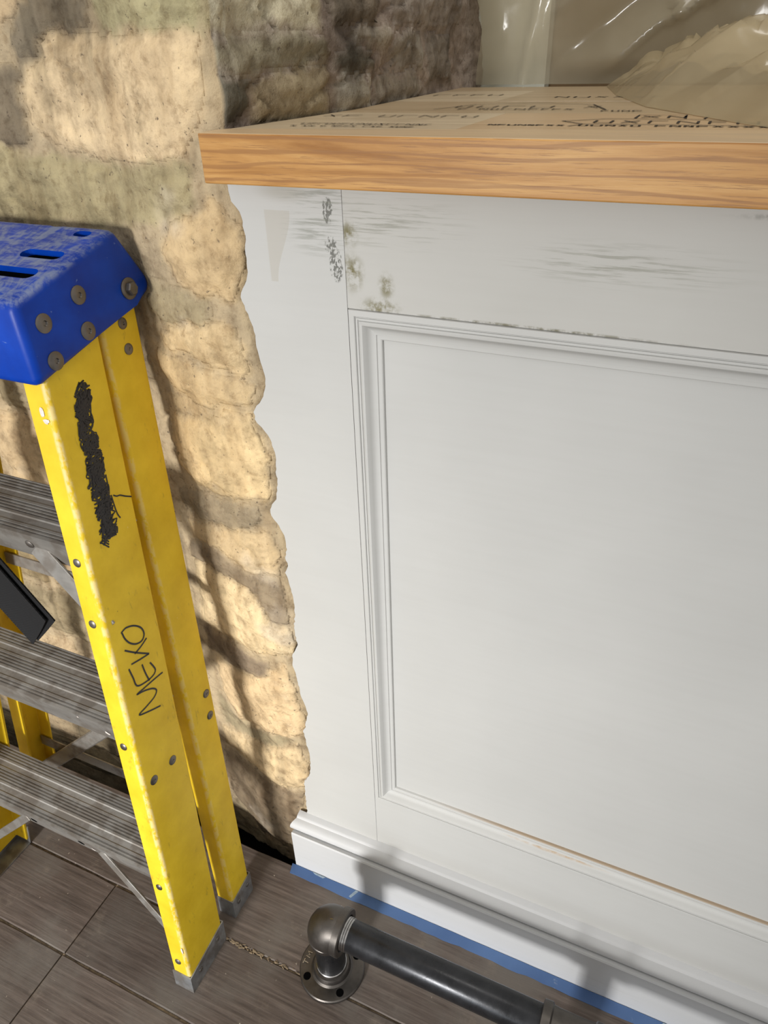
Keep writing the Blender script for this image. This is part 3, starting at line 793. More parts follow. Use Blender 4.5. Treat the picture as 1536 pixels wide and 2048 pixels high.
for ya, yb, cuts, mats in rows:
    xs_ = [None] + cuts + [XW]
    for i in range(len(xs_) - 1):
        x0, x1 = xs_[i], xs_[i + 1]; g = 0.0004
        def yl(x): return (lip(x) if ya is None else ya) + g
        if x0 is None:
            ym = yl(-0.1)
            p = [(left_x(ym), ym), (x1 - g, yl(x1)), (x1 - g, yb - g), (left_x(yb), yb - g), (left_x((ym + yb) / 2), (ym + yb) / 2)]
        else:
            p = [(x0 + g, yl(x0))] + ([(0.31, yl(0.31))] if ya is None else []) + [(x1, yl(x1)), (x1, yb - g), (x0 + g, yb - g)]
        boards.append(top_piece('crate_board', p, ZTOP - 0.007, ZTOP - 0.0003 + 0.0002 * (i % 2), M_CR[mats[i]], top))
def glyph_row(x0, x1, y, h, rng, slope=0.0):
    """one row of worn, unreadable stencilled characters"""
    L = []; x = x0
    while x < x1:
        w = h * rng.uniform(0.55, 0.9); z = ZTOP + 0.0004
        yy = y + slope * (x - x0)
        k = rng.randrange(5)
        a, b, c, d = (x, yy), (x + w, yy), (x, yy + h), (x + w, yy + h)
        pick = [[(a, c), (c, d)], [(a, c), (a, b), (b, d)], [(a, d), (c, b)], [(a, c), (c, b), (b, d)], [(a, c), ((x, yy + h * .5), (x + w, yy + h * .5)), (c, d)]][k]
        for p, q in pick: L.append([(p[0], p[1], z), (q[0], q[1], z)])
        x += w + h * 0.45
        if rng.random() < 0.14: x += h
    return L
rg = random.Random(5); Zk = ZTOP + 0.0004
strokes('lettering', glyph_row(-0.075, 0.075, 0.118, 0.016, rg) + glyph_row(-0.06, 0.06, 0.048, 0.007, rg) + glyph_row(-0.06, 0.05, 0.030, 0.005, rg), 0.0016, (0, 0, 1), M_INK, boards[0], 'stuff')
em = []
em.append([(0.155, 0.092, Zk), (0.176, 0.068, Zk), (0.168, 0.052, Zk)]); em.append([(0.176, 0.068, Zk), (0.24, 0.070, Zk), (0.33, 0.064, Zk)])
em.append([(0.156, 0.090, Zk), (0.186, 0.112, Zk), (0.225, 0.112, Zk), (0.29, 0.108, Zk)])
em.append([(0.208, 0.118, Zk), (0.208, 0.148, Zk), (0.245, 0.150, Zk), (0.246, 0.120, Zk)]); em.append([(0.26, 0.118, Zk), (0.262, 0.142, Zk), (0.30, 0.140, Zk)])
em += glyph_row(0.182, 0.33, 0.080, 0.018, rg) + glyph_row(0.175, 0.33, 0.056, 0.008, rg) + glyph_row(0.212, 0.25, 0.125, 0.016, rg) + glyph_row(0.105, 0.16, 0.054, 0.006, rg)
strokes('lettering', em, 0.0020, (0, 0, 1), M_INK, boards[1], 'stuff')
sh = glyph_row(0.02, 0.15, 0.222, 0.022, rg) + glyph_row(0.03, 0.14, 0.20, 0.010, rg) + glyph_row(0.17, 0.215, 0.185, 0.008, rg) + [[(0.005, 0.20, Zk), (0.03, 0.262, Zk), (0.09, 0.285, Zk), (0.15, 0.262, Zk), (0.172, 0.20, Zk)]]
strokes('lettering', sh, 0.0018, (0, 0, 1), M_INK, boards[2], 'stuff')
strokes('lettering', glyph_row(-0.07, 0.02, 0.40, 0.020, rg), 0.002, (0, 0, 1), M_INK, boards[4], 'stuff')
strokes('lettering', glyph_row(0.09, 0.20, 0.36, 0.018, rg), 0.002, (0, 0, 1), M_INK, boards[5], 'stuff')

# ================================================================== PLASTIC SHEETING
def make_plastic(name, clear, c0, c1):
    t = NT(name)
    n = t.noise(30, 5, 0.6); n2 = t.noise(6, 4)
    t.color(t.ramp(n2, [(0.3, lin(c0)), (0.7, lin(c1))]))
    t.set(0.17, 0, 0.9)
    t.bump(n, 0.12, 0.002)
    tr = t.new('ShaderNodeBsdfTransparent'); tr.inputs[0].default_value = (0.93, 0.91, 0.86, 1)
    tl = t.new('ShaderNodeBsdfTranslucent'); tl.inputs[0].default_value = (*lin((200, 188, 158)), 1)
    m1 = t.new('ShaderNodeMixShader'); m1.inputs[0].default_value = 0.30
    t.link(t.b.outputs[0], m1.inputs[1]); t.link(tl.outputs[0], m1.inputs[2])
    m2 = t.new('ShaderNodeMixShader'); m2.inputs[0].default_value = clear
    t.link(m1.outputs[0], m2.inputs[1]); t.link(tr.outputs[0], m2.inputs[2])
    out = t.n['Material Output']; t.link(m2.outputs[0], out.inputs['Surface'])
    return t.m
M_PLASTIC = make_plastic('clear_dust_sheet_plastic', 0.45, (192, 184, 158), (216, 208, 184))
M_HEAP = make_plastic('cloudy_dust_sheet_plastic', 0.36, (184, 168, 134), (206, 192, 160))
def grid_obj(name, XYZ, mat, smooth=True):
    a, b, _ = XYZ.shape
    ii, jj = np.meshgrid(np.arange(a - 1), np.arange(b - 1), indexing='ij')
    k = (ii * b + jj).ravel()
    f = np.stack([k, k + b, k + b + 1, k + 1], 1).tolist()
    me = bpy.data.meshes.new(name); me.from_pydata(XYZ.reshape(-1, 3).tolist(), [], f)
    return link_mesh(name, me, mat, None, smooth)
def ridge(p, seed, o=4): return 1 - np.abs(fbm(p, o, seed))
# sheet hanging behind the bar top
xs_ = np.linspace(-0.085, 1.35, 180); zs_ = np.linspace(1.0612, 2.0, 150)
Xg, Zg = np.meshgrid(xs_, zs_, indexing='ij')
Pn = np.stack([Xg * 1.0 + Zg * 0.5, Zg * 0.7 - Xg * 0.35, 0 * Xg], -1)
def crease(a, b_, seed, w):
    """sharp folds: straight facets between noise-bent lines"""
    q = a + 0.35 * fbm(np.stack([a * 0.7, b_ * 0.7, 0 * a], -1), 2, seed)
    f_ = q - np.floor(q)
    return np.abs(f_ - 0.5) * 2 * w * (0.5 + 0.5 * vnoise(np.stack([np.floor(q) * 3.7, b_ * 0.8, 0 * a], -1), seed + 3))
fold = crease(Xg * 6 - Zg * 9, Xg * 8 + Zg * 5, 3, 0.034) + crease(Xg * 12 + Zg * 5, Zg * 9, 9, 0.014) + 0.010 * ridge(np.stack([Xg * 9, Zg * 16, 0 * Xg], -1), 14, 3)
flat_l = np.clip((Xg + 0.01) / 0.06, 0.25, 1)
base = 0.612 - 0.016 * np.exp(-((Xg + 0.012 - (Zg - 1.06) * 0.18) / 0.009) ** 2) - 0.012 * np.clip((Zg - 1.07) / 0.2, 0, 1)
Yg = base - fold * flat_l * np.clip((Zg - 1.06) / 0.03, 0.15, 1) + 0.010
Xh = Xg + np.where(Xg < -0.05, 0.012 * np.sin((Zg - 1.06) * 30) * np.clip((Zg - 1.06) * 10, 0, 1), 0)
tag(grid_obj('plastic_sheet', np.stack([Xh, Yg, Zg], -1), M_PLASTIC), 'clear plastic dust sheet hanging behind the bar top with a shiny upright fold', 'plastic sheet')
# gathered sheet lying on the bar top
us = np.linspace(0, 1, 110); vs = np.linspace(0, 1, 110) ** 2.0
Ug, Vg = np.meshgrid(us, vs, indexing='ij')
bx = np.interp(Ug, [0, 0.35, 0.62, 0.85, 1], [0.112, 0.150, 0.2026, 0.290, 0.352]); by = np.interp(Ug, [0, 0.35, 0.62, 0.85, 1], [0.575, 0.40, 0.232, 0.075, -0.015])
Xg = bx + Vg * 0.75; Yg = by + Vg * (0.585 - by) * np.clip(Ug * 1.4, 0, 1) * 0.75
crest = np.interp(Ug, [0, 0.25, 0.5, 0.75, 1], [0.024, 0.042, 0.058, 0.062, 0.058])
prof = np.interp(Vg, [0, 0.015, 0.05, 0.09, 0.13, 0.2, 0.4, 1], [0.0, 0.18, 0.62, 0.92, 1.0, 0.86, 0.72, 0.55])
nn = ridge(np.stack([Xg * 11 + Yg * 4, Yg * 5 - Xg * 4, 0 * Xg], -1), 21, 3)
cr_ = crease(Ug * 5.5 - Vg * 5, Vg * 9 + Ug * 2, 31, 1.0) + 0.5 * crease(Ug * 3 + Vg * 14, Ug * 6, 35, 1.0)
nn2 = ridge(np.stack([Xg * 24, Yg * 12 + Xg * 10, 0 * Xg], -1), 25, 3)
Zg = ZTOP + 0.0006 + crest * prof * (0.72 + 0.34 * nn) + (0.008 * (nn2 - 0.6) + 0.034 * (cr_ - 0.4)) * np.clip(Vg * 12, 0, 1)
tail = np.clip((1 - Ug) / 0.09, 0, 1); tail = tail * tail * (3 - 2 * tail)      # front edge settles onto the boards
back_ = np.clip((1 - Vg) / 0.15, 0, 1)
Zg = ZTOP + 0.0006 + (np.maximum(Zg, ZTOP + 0.0006) - ZTOP - 0.0006) * (0.04 + 0.96 * tail) * (0.1 + 0.9 * back_)
tag(grid_obj('plastic_sheet', np.stack([Xg, Yg, Zg], -1), M_HEAP), 'crumpled heap of beige-tinted plastic sheet lying on the bar top', 'plastic sheet')

# ================================================================== PIPE FOOT RAIL
def make_iron(name, c, rough, metal=0.85):
    t = NT(name)
    n = t.noise(40, 5, 0.6); n2 = t.noise(260, 3)
    t.color(t.ramp(n, [(0.3, [v * 0.75 for v in c]), (0.7, [min(1, v * 1.3) for v in c])]))
    t.set(t.ramp(n, [(0.3, (rough - 0.08,) * 3), (0.7, (rough + 0.1,) * 3)]), metal, 0.5)
    t.bump(n2, 0.12, 0.0006)
    return t.m
M_IRON = make_iron('cast_iron_fitting', (0.095, 0.086, 0.078), 0.40)
M_PIPE = make_iron('black_steel_pipe', (0.028, 0.029, 0.032), 0.30, 0.6)
M_BRIGHT = make_iron('bare_thread_steel', (0.40, 0.39, 0.38), 0.25, 1.0)
M_HOLE = m_plain('hole_shade', (0.003, 0.003, 0.003), 1.0, spec=0.0)  # black colour stands in for the shade inside holes and slots
PX, PY, PZ = -0.0085, -0.1475, 0.1225
foot = empty('pipe_foot_rail', (PX, PY, 0))
tag(foot, 'black iron pipe foot rail with floor flange and elbow before the bar', 'foot rail')
fl = lathe('floor_flange', [(0.0, 0.0460), (0.0012, 0.0470), (0.0052, 0.0470), (0.0066, 0.0455), (0.0072, 0.0300), (0.0095, 0.0272), (0.0150, 0.0262), (0.0172, 0.0250), (0.0175, 0.0222), (0.0150, 0.0212)], (PX, PY, 0.0002), (0, 0, 1), M_IRON, foot, seg=56)
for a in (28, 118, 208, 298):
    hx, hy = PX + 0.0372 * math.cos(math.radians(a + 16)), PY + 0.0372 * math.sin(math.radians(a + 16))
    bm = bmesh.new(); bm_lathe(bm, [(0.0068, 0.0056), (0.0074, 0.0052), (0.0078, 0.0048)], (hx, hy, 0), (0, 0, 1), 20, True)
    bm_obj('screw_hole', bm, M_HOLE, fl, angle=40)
# raised casting letters, read from the right
def cast(pts): return [(PX + a, PY + b, 0.0082) for a, b in pts]
strokes('cast_lettering', [cast(p) for p in ([(-0.0405, -0.010), (-0.0335, -0.0105)], [(-0.0405, -0.0135), (-0.0405, -0.0065)],
        [(-0.0345, -0.0035), (-0.0410, -0.0028), (-0.0365, 0.0002), (-0.0410, 0.0035), (-0.0345, 0.0040)])], 0.0012, (0, 0, 1), M_BRIGHT, fl, 'stuff')
lathe('nipple', [(0.012, 0.0195), (0.0155, 0.0210), (PZ - 0.026, 0.0203)], (PX, PY, 0), (0, 0, 1), M_PIPE, foot, seg=36)
lathe('thread_ring', [(0.0155, 0.0205), (0.0160, 0.0221), (0.0215, 0.0218), (0.0225, 0.0206)], (PX, PY, 0), (0, 0, 1), M_BRIGHT, foot, seg=40)
# elbow: bent body with two collars
bm = bmesh.new(); seg = 36; rings = []
re = 0.020
for k in range(15):
    a = (k / 14) * math.pi / 2
    c = Vector((PX + re * (1 - math.cos(a)), PY, PZ - re + re * math.sin(a)))
    if k == 0: c = Vector((PX, PY, PZ - re))
    d = Vector((math.sin(a), 0, math.cos(a))); u = Vector((0, 1, 0)); v = d.cross(u)
    r = 0.0262 + 0.0038 * math.sin(a * 2)
    rings.append([bm.verts.new(c + (u * math.cos(2 * math.pi * q / seg) + v * math.sin(2 * math.pi * q / seg)) * r) for q in range(seg)])
for a, b in zip(rings[:-1], rings[1:]):
    for q in range(seg): bm.faces.new((a[q], a[(q + 1) % seg], b[(q + 1) % seg], b[q]))
bm.faces.new(rings[0]); bm.faces.new(rings[-1])
elbow = bm_obj('elbow', bm, M_IRON, foot, angle=50)
lathe('collar', [(-0.004, 0.0262), (-0.003, 0.0308), (0.0060, 0.0312), (0.0074, 0.0300), (0.0070, 0.0235), (0.003, 0.0215)], (PX + re + 0.002, PY, PZ), (1, 0, 0), M_IRON, elbow, seg=40)
lathe('collar', [(0.000, 0.0222), (0.001, 0.0268), (0.009, 0.0272), (0.0105, 0.0258)], (PX, PY, PZ - re - 0.0095), (0, 0, 1), M_IRON, elbow, seg=40)
strokes('casting_seam', [[(PX + 0.016 * math.sin(t_) - 0.012 * (1 - t_), PY - 0.002, PZ + 0.0302 * math.sin(0.55 + t_ * 0.66)) for t_ in np.linspace(0, 1, 8)]], 0.0008, (-0.3, -0.2, 1), M_BRIGHT, elbow)
lathe('thread_ring', [(0.0, 0.0208), (0.001, 0.0216), (0.003, 0.0208), (0.004, 0.0216), (0.006, 0.0208), (0.007, 0.0214), (0.009, 0.0205)], (PX + re + 0.008, PY, PZ), (1, 0, 0), M_BRIGHT, foot, seg=40)
lathe('pipe', [(0.0, 0.0200), (0.001, 0.0204), (0.262, 0.0204), (0.264, 0.0198)], (PX + re + 0.012, PY, PZ), (1, 0, 0), M_PIPE, foot, seg=48)
tee = lathe('tee_fitting', [(0.0, 0.0222), (0.001, 0.0262), (0.011, 0.0266), (0.013, 0.0238), (0.020, 0.0232), (0.055, 0.0232), (0.062, 0.0238), (0.064, 0.0266), (0.074, 0.0262), (0.075, 0.0222)], (PX + re + 0.271, PY, PZ), (1, 0, 0), M_IRON, foot, seg=44)
lathe('nipple', [(0.010, 0.0203), (PZ - 0.012, 0.0203)], (PX + re + 0.3085, PY, 0), (0, 0, 1), M_PIPE, foot, seg=32)
lathe('floor_flange', [(0.0, 0.0460), (0.0012, 0.0470), (0.0052, 0.0470), (0.0066, 0.0455), (0.0072, 0.0300), (0.0150, 0.0262), (0.0172, 0.0250), (0.0175, 0.0205)], (PX + re + 0.3085, PY, 0.0002), (0, 0, 1), M_IRON, foot, seg=48)
lathe('pipe', [(0.0, 0.0200), (0.001, 0.0204), (0.70, 0.0204)], (PX + re + 0.343, PY, PZ), (1, 0, 0), M_PIPE, foot, seg=40)

# ================================================================== STEP LADDER
LCX, LHW = -0.38795, 0.21205
def make_yellow():
    t = NT('yellow_fibreglass')
    n = t.noise(22, 5, 0.6); n2 = t.noise(180, 4, 0.6); sc = t.noise(60, 5, 0.7, vec=t.mapping((1, 1.4, 0.5)))
    c = t.ramp(n, [(0.3, lin((214, 178, 26))), (0.7, lin((234, 200, 44)))])
    c = t.mix(t.math('MULTIPLY', t.mapr(sc, 0.60, 0.72), 0.5), c, lin((150, 122, 40)))
    c = t.mix(t.math('MULTIPLY', t.mapr(n2, 0.70, 0.78), 0.7), c, lin((232, 214, 150)))
    c = t.mix(t.math('MULTIPLY', t.mapr(n2, 0.27, 0.20), 0.7), c, lin((92, 72, 26)))
    # gel coat rubbed through along the outer corners
    s = t.xyz(); lx = t.math('ADD', t.math('SUBTRACT', s[0], LCX + LHW), t.math('MULTIPLY', s[2], 0.0812)); yl = t.math('SUBTRACT', t.math('ADD', s[1], 0.252), t.math('MULTIPLY', s[2], 0.1381))
    near = lambda v, c0: t.mapr(t.math('ABSOLUTE', t.math('SUBTRACT', v, c0)), 0.0016, 0.0048, 1.0, 0.0)
    e1 = t.math('MULTIPLY', near(lx, -0.0018), near(yl, 0.0012))
    yr_ = t.math('ADD', yl, t.math('MULTIPLY', s[2], 0.031))
    e2 = t.math('MULTIPLY', t.math('MULTIPLY', near(lx, -0.0058), near(yr_, 0.1122)), 0.6)
    rub = t.math('MULTIPLY', t.math('MAXIMUM', e1, e2), t.mapr(t.noise(150, 4, 0.65, vec=t.mapping((1, 1, 0.5))), 0.40, 0.56))
    c = t.mix(t.math('MULTIPLY', rub, 0.85), c, lin((226, 204, 140)))
    t.color(c); t.set(0.5, 0, 0.4); t.bump(n2, 0.12, 0.0006); return t.m
def make_alu(name='ladder_aluminium', base=(0.36, 0.345, 0.32)):
    t = NT(name)
    n = t.noise(9, 6, 0.6, vec=t.mapping((1, 5, 5))); n2 = t.noise(34, 5)
    c = t.ramp(n, [(0.3, [v * 0.72 for v in base]), (0.7, [v * 1.15 for v in base])])
    c = t.mix(t.math('MULTIPLY', t.mapr(n2, 0.44, 0.62), 0.6), c, (0.15, 0.122, 0.095))
    t.color(c); t.set(t.ramp(n2, [(0.3, (0.42,) * 3), (0.7, (0.62,) * 3)]), 0.7, 0.5); t.bump(n, 0.08, 0.0005); return t.m
def make_blue():
    t = NT('scuffed_blue_plastic')
    n = t.noise(24, 5); sc = t.noise(55, 6, 0.75, vec=t.mapping((1, 0.45, 1), rot=(0.3, 0.2, 0.6)), dist=1.5); sc2 = t.noise(170, 3, 0.6, vec=t.mapping((0.25, 1, 1), rot=(0, 0.4, 0.9)))
    nm = t.new('ShaderNodeSeparateXYZ'); t.link(t._tc.outputs['Normal'], nm.inputs[0])
    up = t.mapr(nm.outputs[2], 0.25, 0.8)
    c = t.ramp(n, [(0.3, (0.0, 0.028, 0.27)), (0.7, (0.0, 0.050, 0.42))])
    worn = t.mapr(t.math('ADD', t.math('MULTIPLY', sc, 0.6), t.math('MULTIPLY', sc2, 0.4)), 0.40, 0.60)
    c = t.mix(t.math('MULTIPLY', t.math('MULTIPLY', worn, up), 0.75), c, lin((128, 140, 160)))
    c = t.mix(t.math('MULTIPLY', t.mapr(sc2, 0.71, 0.76), 0.4), c, lin((126, 150, 196)))
    c = t.mix(t.math('MULTIPLY', t.mapr(sc, 0.70, 0.75), 0.6), c, lin((150, 146, 140)))
    t.color(c); t.set(0.40, 0, 0.28); t.bump(t.math('ADD', sc, sc2), 0.12, 0.0008); return t.m
M_YEL, M_ALU, M_BLUE = make_yellow(), make_alu(), make_blue()
M_SHOE = make_alu('galvanised_shoe', (0.36, 0.37, 0.38))
M_RIVET = make_iron('rivet_steel', (0.17, 0.155, 0.14), 0.42)
M_INKB = m_plain('black_marker_ink', (0.010, 0.010, 0.014), 0.45)
M_CHIP = m_plain('white_paint_chip', lin((214, 204, 196)), 0.7, noise_amt=0.2, scale=300)
def LP(s, lx, yl, z):
    """ladder frame: s side (+1 right), lx outward offset from the web, yl depth from the front edge, z height"""
    return Vector((LCX + s * (LHW - 0.0812 * z + lx), -0.2520 + 0.1381 * z + yl, z))
ladder = empty('step_ladder', (LCX, -0.17, 0))
tag(ladder, 'folded yellow fibreglass step ladder with scuffed blue top leaning on the stone wall', 'ladder')

def channel(name, s, z0, z1, ylf, ylb, w, t_, mat, parent, lx0=0.0, r=0.0042, bump_z=None):
    """C-section rail: web outside, flanges turned in"""
    def prof(yf, yb):
        o = []
        o.append((-w, yf)); 
        for k in range(5):
            a = math.pi / 2 * k / 4
            o.append((-r + r * math.sin(a), yf + r - r * math.cos(a)))
        for k in range(5):
            a = math.pi / 2 * k / 4
            o.append((-r + r * math.cos(a), yb - r + r * math.sin(a)))
        o.append((-w, yb)); o.append((-w, yb - t_)); o.append((-t_ - 0.001, yb - t_)); o.append((-t_, yb - t_ - 0.001))
        o.append((-t_, yf + t_ + 0.001)); o.append((-t_ - 0.001, yf + t_)); o.append((-w, yf + t_))
        return o
    bm = bmesh.new(); N = 12; R_ = []
    for k in range(N + 1):
        z = z0 + (z1 - z0) * k / N
        R_.append([bm.verts.new(LP(s, lx0 + a, b, z)) for a, b in prof(ylf(z), ylb(z))])
    n = len(R_[0])
    for a, b in zip(R_[:-1], R_[1:]):
        for i in range(n): bm.faces.new((a[i], a[(i + 1) % n], b[(i + 1) % n], b[i]))
    bm.faces.new(R_[0]); bm.faces.new(R_[-1])
    return bm_obj(name, bm, mat, parent, angle=40)
fF, fB = (lambda z: 0.0), (lambda z: 0.0767)
rF, rB = (lambda z: 0.1110 - 0.031 * z), (lambda z: 0.1560 - 0.021 * z)
webn = (Vector((1, 0, 0.0812))).normalized()
def rivet(parent, c, nrm, r=0.006, h=0.0016, mat=None, hole=True):
    o = lathe('rivet', [(-0.001, r), (h * 0.4, r), (h, r * 0.72), (h * 1.02, r * 0.30), (h * 0.5, r * 0.22)] if hole else [(-0.001, r), (h * 0.3, r), (h * 0.8, r * 0.75), (h, r * 0.35)], c, nrm, mat or M_RIVET, parent, seg=20)
    return o
rails = {}
for s in (1, -1):
    rails[s] = channel('front_rail', s, 0.012, 0.905, fF, fB, 0.0272, 0.0032, M_YEL, ladder)
    rr = channel('rear_rail', s, 0.014, 0.915, rF, rB, 0.0255, 0.0030, M_YEL, ladder, lx0=-0.004)
    nr = Vector((s, 0, 0.0812))
    for yl, z in ((0.052, 0.3715), (0.0172, 0.3751)): rivet(rails[s], LP(s, 0, yl, z), nr, 0.0062)
    for yl, z in ((0.1359, 0.4000), (0.1359, 0.3642), (0.1158, 0.8576), (0.1141, 0.8840)): rivet(rr, LP(s, -0.004, yl, z), nr, 0.0060)
    for z in (0.6781, 0.6044, 0.4366, 0.2023, 0.0541): rivet(rails[s], LP(s, -0.0165, 0, z), (0, -1, 0.138), 0.0050, 0.0018, hole=False)
    # galvanised shoes
    def shoe(nm, yf, yb, lx0, zf, zb, w):
        bm = bmesh.new(); e = 0.0018; t_ = 0.0016
        O = [(-w, yf - e), (e, yf - e), (e, yb + e), (-w, yb + e)]
        I = [(-w, yf - e + t_), (e - t_, yf - e + t_), (e - t_, yb + e - t_), (-w, yb + e - t_)]
        def zt(b): return zf + (zb - zf) * (b - yf) / (yb - yf)
        ring = O + I[::-1]
        A = [bm.verts.new(LP(s, lx0 + a, b, 0.0)) for a, b in ring]; B = [bm.verts.new(LP(s, lx0 + a, b, zt(b))) for a, b in ring]
        n = 8
        for i in range(n): bm.faces.new((A[i], A[(i + 1) % n], B[(i + 1) % n], B[i]))
        for q in (A, B):
            for i in range(3): bm.faces.new((q[i], q[i + 1], q[6 - i], q[7 - i]))
        pl = [bm.verts.new(LP(s, lx0 + a, b, z)) for z in (0.0002, 0.0022) for a, b in I]
        bm.faces.new(pl[:4]); bm.faces.new(pl[4:])
        for i in range(4): bm.faces.new((pl[i], pl[(i + 1) % 4], pl[4 + (i + 1) % 4], pl[4 + i]))
        so = bm_obj('shoe', bm, M_SHOE, ladder)
        for fr in (0.25, 0.8): rivet(so, LP(s, lx0 + 0.0018, yf + (yb - yf) * fr, 0.018 + 0.008 * fr), nr, 0.0036, 0.0016)
    shoe('f', 0.0, 0.0767, 0.0, 0.0300, 0.0385, 0.030)
    shoe('r', rF(0), rB(0), -0.004, 0.0330, 0.0385, 0.027)

# handwriting on the right-hand front rail
def on_web(p, off=0.0004): return LP(1, off, p[0], p[1])
def smooth_line(pts, n=6):
    P = [np.array(p, float) for p in pts]; out = []
    for i in range(len(P) - 1):
        p0, p1, p2, p3 = P[max(0, i - 1)], P[i], P[i + 1], P[min(len(P) - 1, i + 2)]
        for k in range(n):
            t = k / n
            out.append(0.5 * ((2 * p1) + (-p0 + p2) * t + (2 * p0 - 5 * p1 + 4 * p2 - p3) * t * t + (-p0 + 3 * p1 - 3 * p2 + p3) * t ** 3))
    out.append(P[-1]); return out
wn = Vector((1, 0, 0.0812))
o = strokes('marker_lettering', [[on_web(p) for p in smooth_line(l)] for l in MEKO], 0.0021, wn, M_INKB, rails[1], 'stuff')
o['label'] = 'black marker letters reading MEKO'
rs = random.Random(3); lines = []
cz = [c[1] for c in SCRIB][::-1]; cy = [c[0] for c in SCRIB][::-1]
def scc(z): return float(np.interp(z, cz, cy))
def scw(z): return float(np.interp(z, [0.690, 0.70, 0.75, 0.80, 0.812, 0.818, 0.828, 0.842, 0.852], [0.012, 0.0135, 0.0125, 0.0115, 0.0115, 0.0075, 0.0125, 0.0125, 0.004]))
for k in range(135):
    z = rs.uniform(0.694, 0.849); l = []
    for j in range(rs.randint(4, 7)):
        zz_ = min(0.852, max(0.690, z + rs.uniform(-0.009, 0.009)))
        l.append((scc(zz_) + rs.uniform(-1, 1) * scw(zz_), zz_))
        z += rs.uniform(-0.004, 0.004)
    lines.append([on_web(p, 0.0003 + 0.000004 * k) for p in smooth_line(l, 5)])
lines.append([on_web(p) for p in smooth_line([(0.0502, 0.730), (0.0544, 0.7267), (0.0592, 0.7252), (0.0658, 0.7207), (0.0745, 0.7155)])])
lines.append([on_web(p) for p in smooth_line([(0.0475, 0.7316), (0.0498, 0.7113), (0.0532, 0.7025)])])
for k in range(7):
    z = 0.688 + 0.0028 * k
    lines.append([on_web(p) for p in ((0.0215 + 0.001 * k, z + 0.004), (0.030 + 0.0006 * k, z - 0.006))])
o = strokes('marker_scribble', lines, 0.0016, wn, M_INKB, rails[1], 'stuff')
o['label'] = 'dense black marker scribble crossing out writing'
# chips in the rail
for (lx, yl, z, w, h) in ((-0.012, -0.0006, 0.838, 0.007, 0.012), (-0.009, -0.0007, 0.829, 0.010, 0.006), (-0.0035, -0.0006, 0.085, 0.004, 0.016)):
    bm = bmesh.new(); pts = []
    for k in range(9):
        a = 2 * math.pi * k / 9; q = rs.uniform(0.6, 1)
        pts.append(bm.verts.new(LP(1, lx + w * .5 * q * math.cos(a), yl, z + h * .5 * q * math.sin(a))))
    bm.faces.new(pts)
    me = bpy.data.meshes.new('paint_chip'); bm.to_mesh(me); bm.free(); link_mesh('paint_chip', me, M_CHIP, rails[1])

# treads
TILT = math.radians(13)
def tread(zt):
    top_ = []
    q = 0.0
    ribs = [0.005, 0.009, 0.027, 0.031, 0.035, 0.039, 0.056, 0.060, 0.064, 0.068]
    pts = [(0.0, 0.0)]
    for g in ribs:
        pts += [(g - 0.0013, 0.0), (g - 0.0009, -0.0016), (g + 0.0007, -0.0016), (g + 0.0011, 0.0)]
    for a, b in ((0.013, 0.023), (0.043, 0.052)):
        pts += [(a, 0.0), (a + 0.0015, -0.0009), (b - 0.0015, -0.0009), (b, 0.0)]
    pts = sorted(pts); pts.append((0.0705, 0.0))
    pts += [(0.0705, -0.024), (0.0687, -0.024), (0.0687, -0.0028), (0.0018, -0.0028), (0.0018, -0.0370), (0.0, -0.0370)]
    c, s_ = math.cos(TILT), math.sin(TILT)
    bm = bmesh.new(); A, B = [], []
    for q, h in pts:
        yo, zo = 0.0036 + q * c - h * s_, q * s_ + h * c
        z = zt + zo
        yl = yo - 0.1381 * zo
        A.append(bm.verts.new(LP(-1, -0.0034, yl, z))); B.append(bm.verts.new(LP(1, -0.0034, yl, z)))
    n = len(pts)
    for i in range(n): bm.faces.new((A[i], A[(i + 1) % n], B[(i + 1) % n], B[i]))
    bm.faces.new(A); bm.faces.new(B)
    return bm_obj('tread', bm, M_ALU, ladder)
fn = Vector((0, -math.cos(TILT), -math.sin(TILT)))
def tread_pt(zt, x, h): return Vector((x, -0.252 + 0.1381 * zt + 0.0034 + h * math.sin(TILT), zt - h * math.cos(TILT)))
tr = {}
for zt in (0.2165, 0.4535, 0.6915): tr[zt] = tread(zt)
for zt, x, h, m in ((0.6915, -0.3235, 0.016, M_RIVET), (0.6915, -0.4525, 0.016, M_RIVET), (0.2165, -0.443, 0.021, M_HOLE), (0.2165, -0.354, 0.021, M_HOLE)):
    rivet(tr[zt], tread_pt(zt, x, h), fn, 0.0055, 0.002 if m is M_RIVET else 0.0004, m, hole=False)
for zt, x, h, w_, h_ in ((0.2165, -0.332, 0.024, 0.010, 0.008), (0.2165, -0.312, 0.026, 0.006, 0.010), (0.2165, -0.226, 0.020, 0.008, 0.016), (0.4535, -0.262, 0.020, 0.009, 0.010), (0.4535, -0.300, 0.004, 0.004, 0.004)):
    bm = bmesh.new(); pts = []
    for k in range(9):
        a = 2 * math.pi * k / 9; q = rs.uniform(0.45, 1)
        pts.append(bm.verts.new(tread_pt(zt, x + w_ * .5 * q * math.cos(a), h + h_ * .5 * q * math.sin(a)) + fn * 0.0005))
    bm.faces.new(pts); bm_obj('paint_chip', bm, M_CHIP, tr[zt])
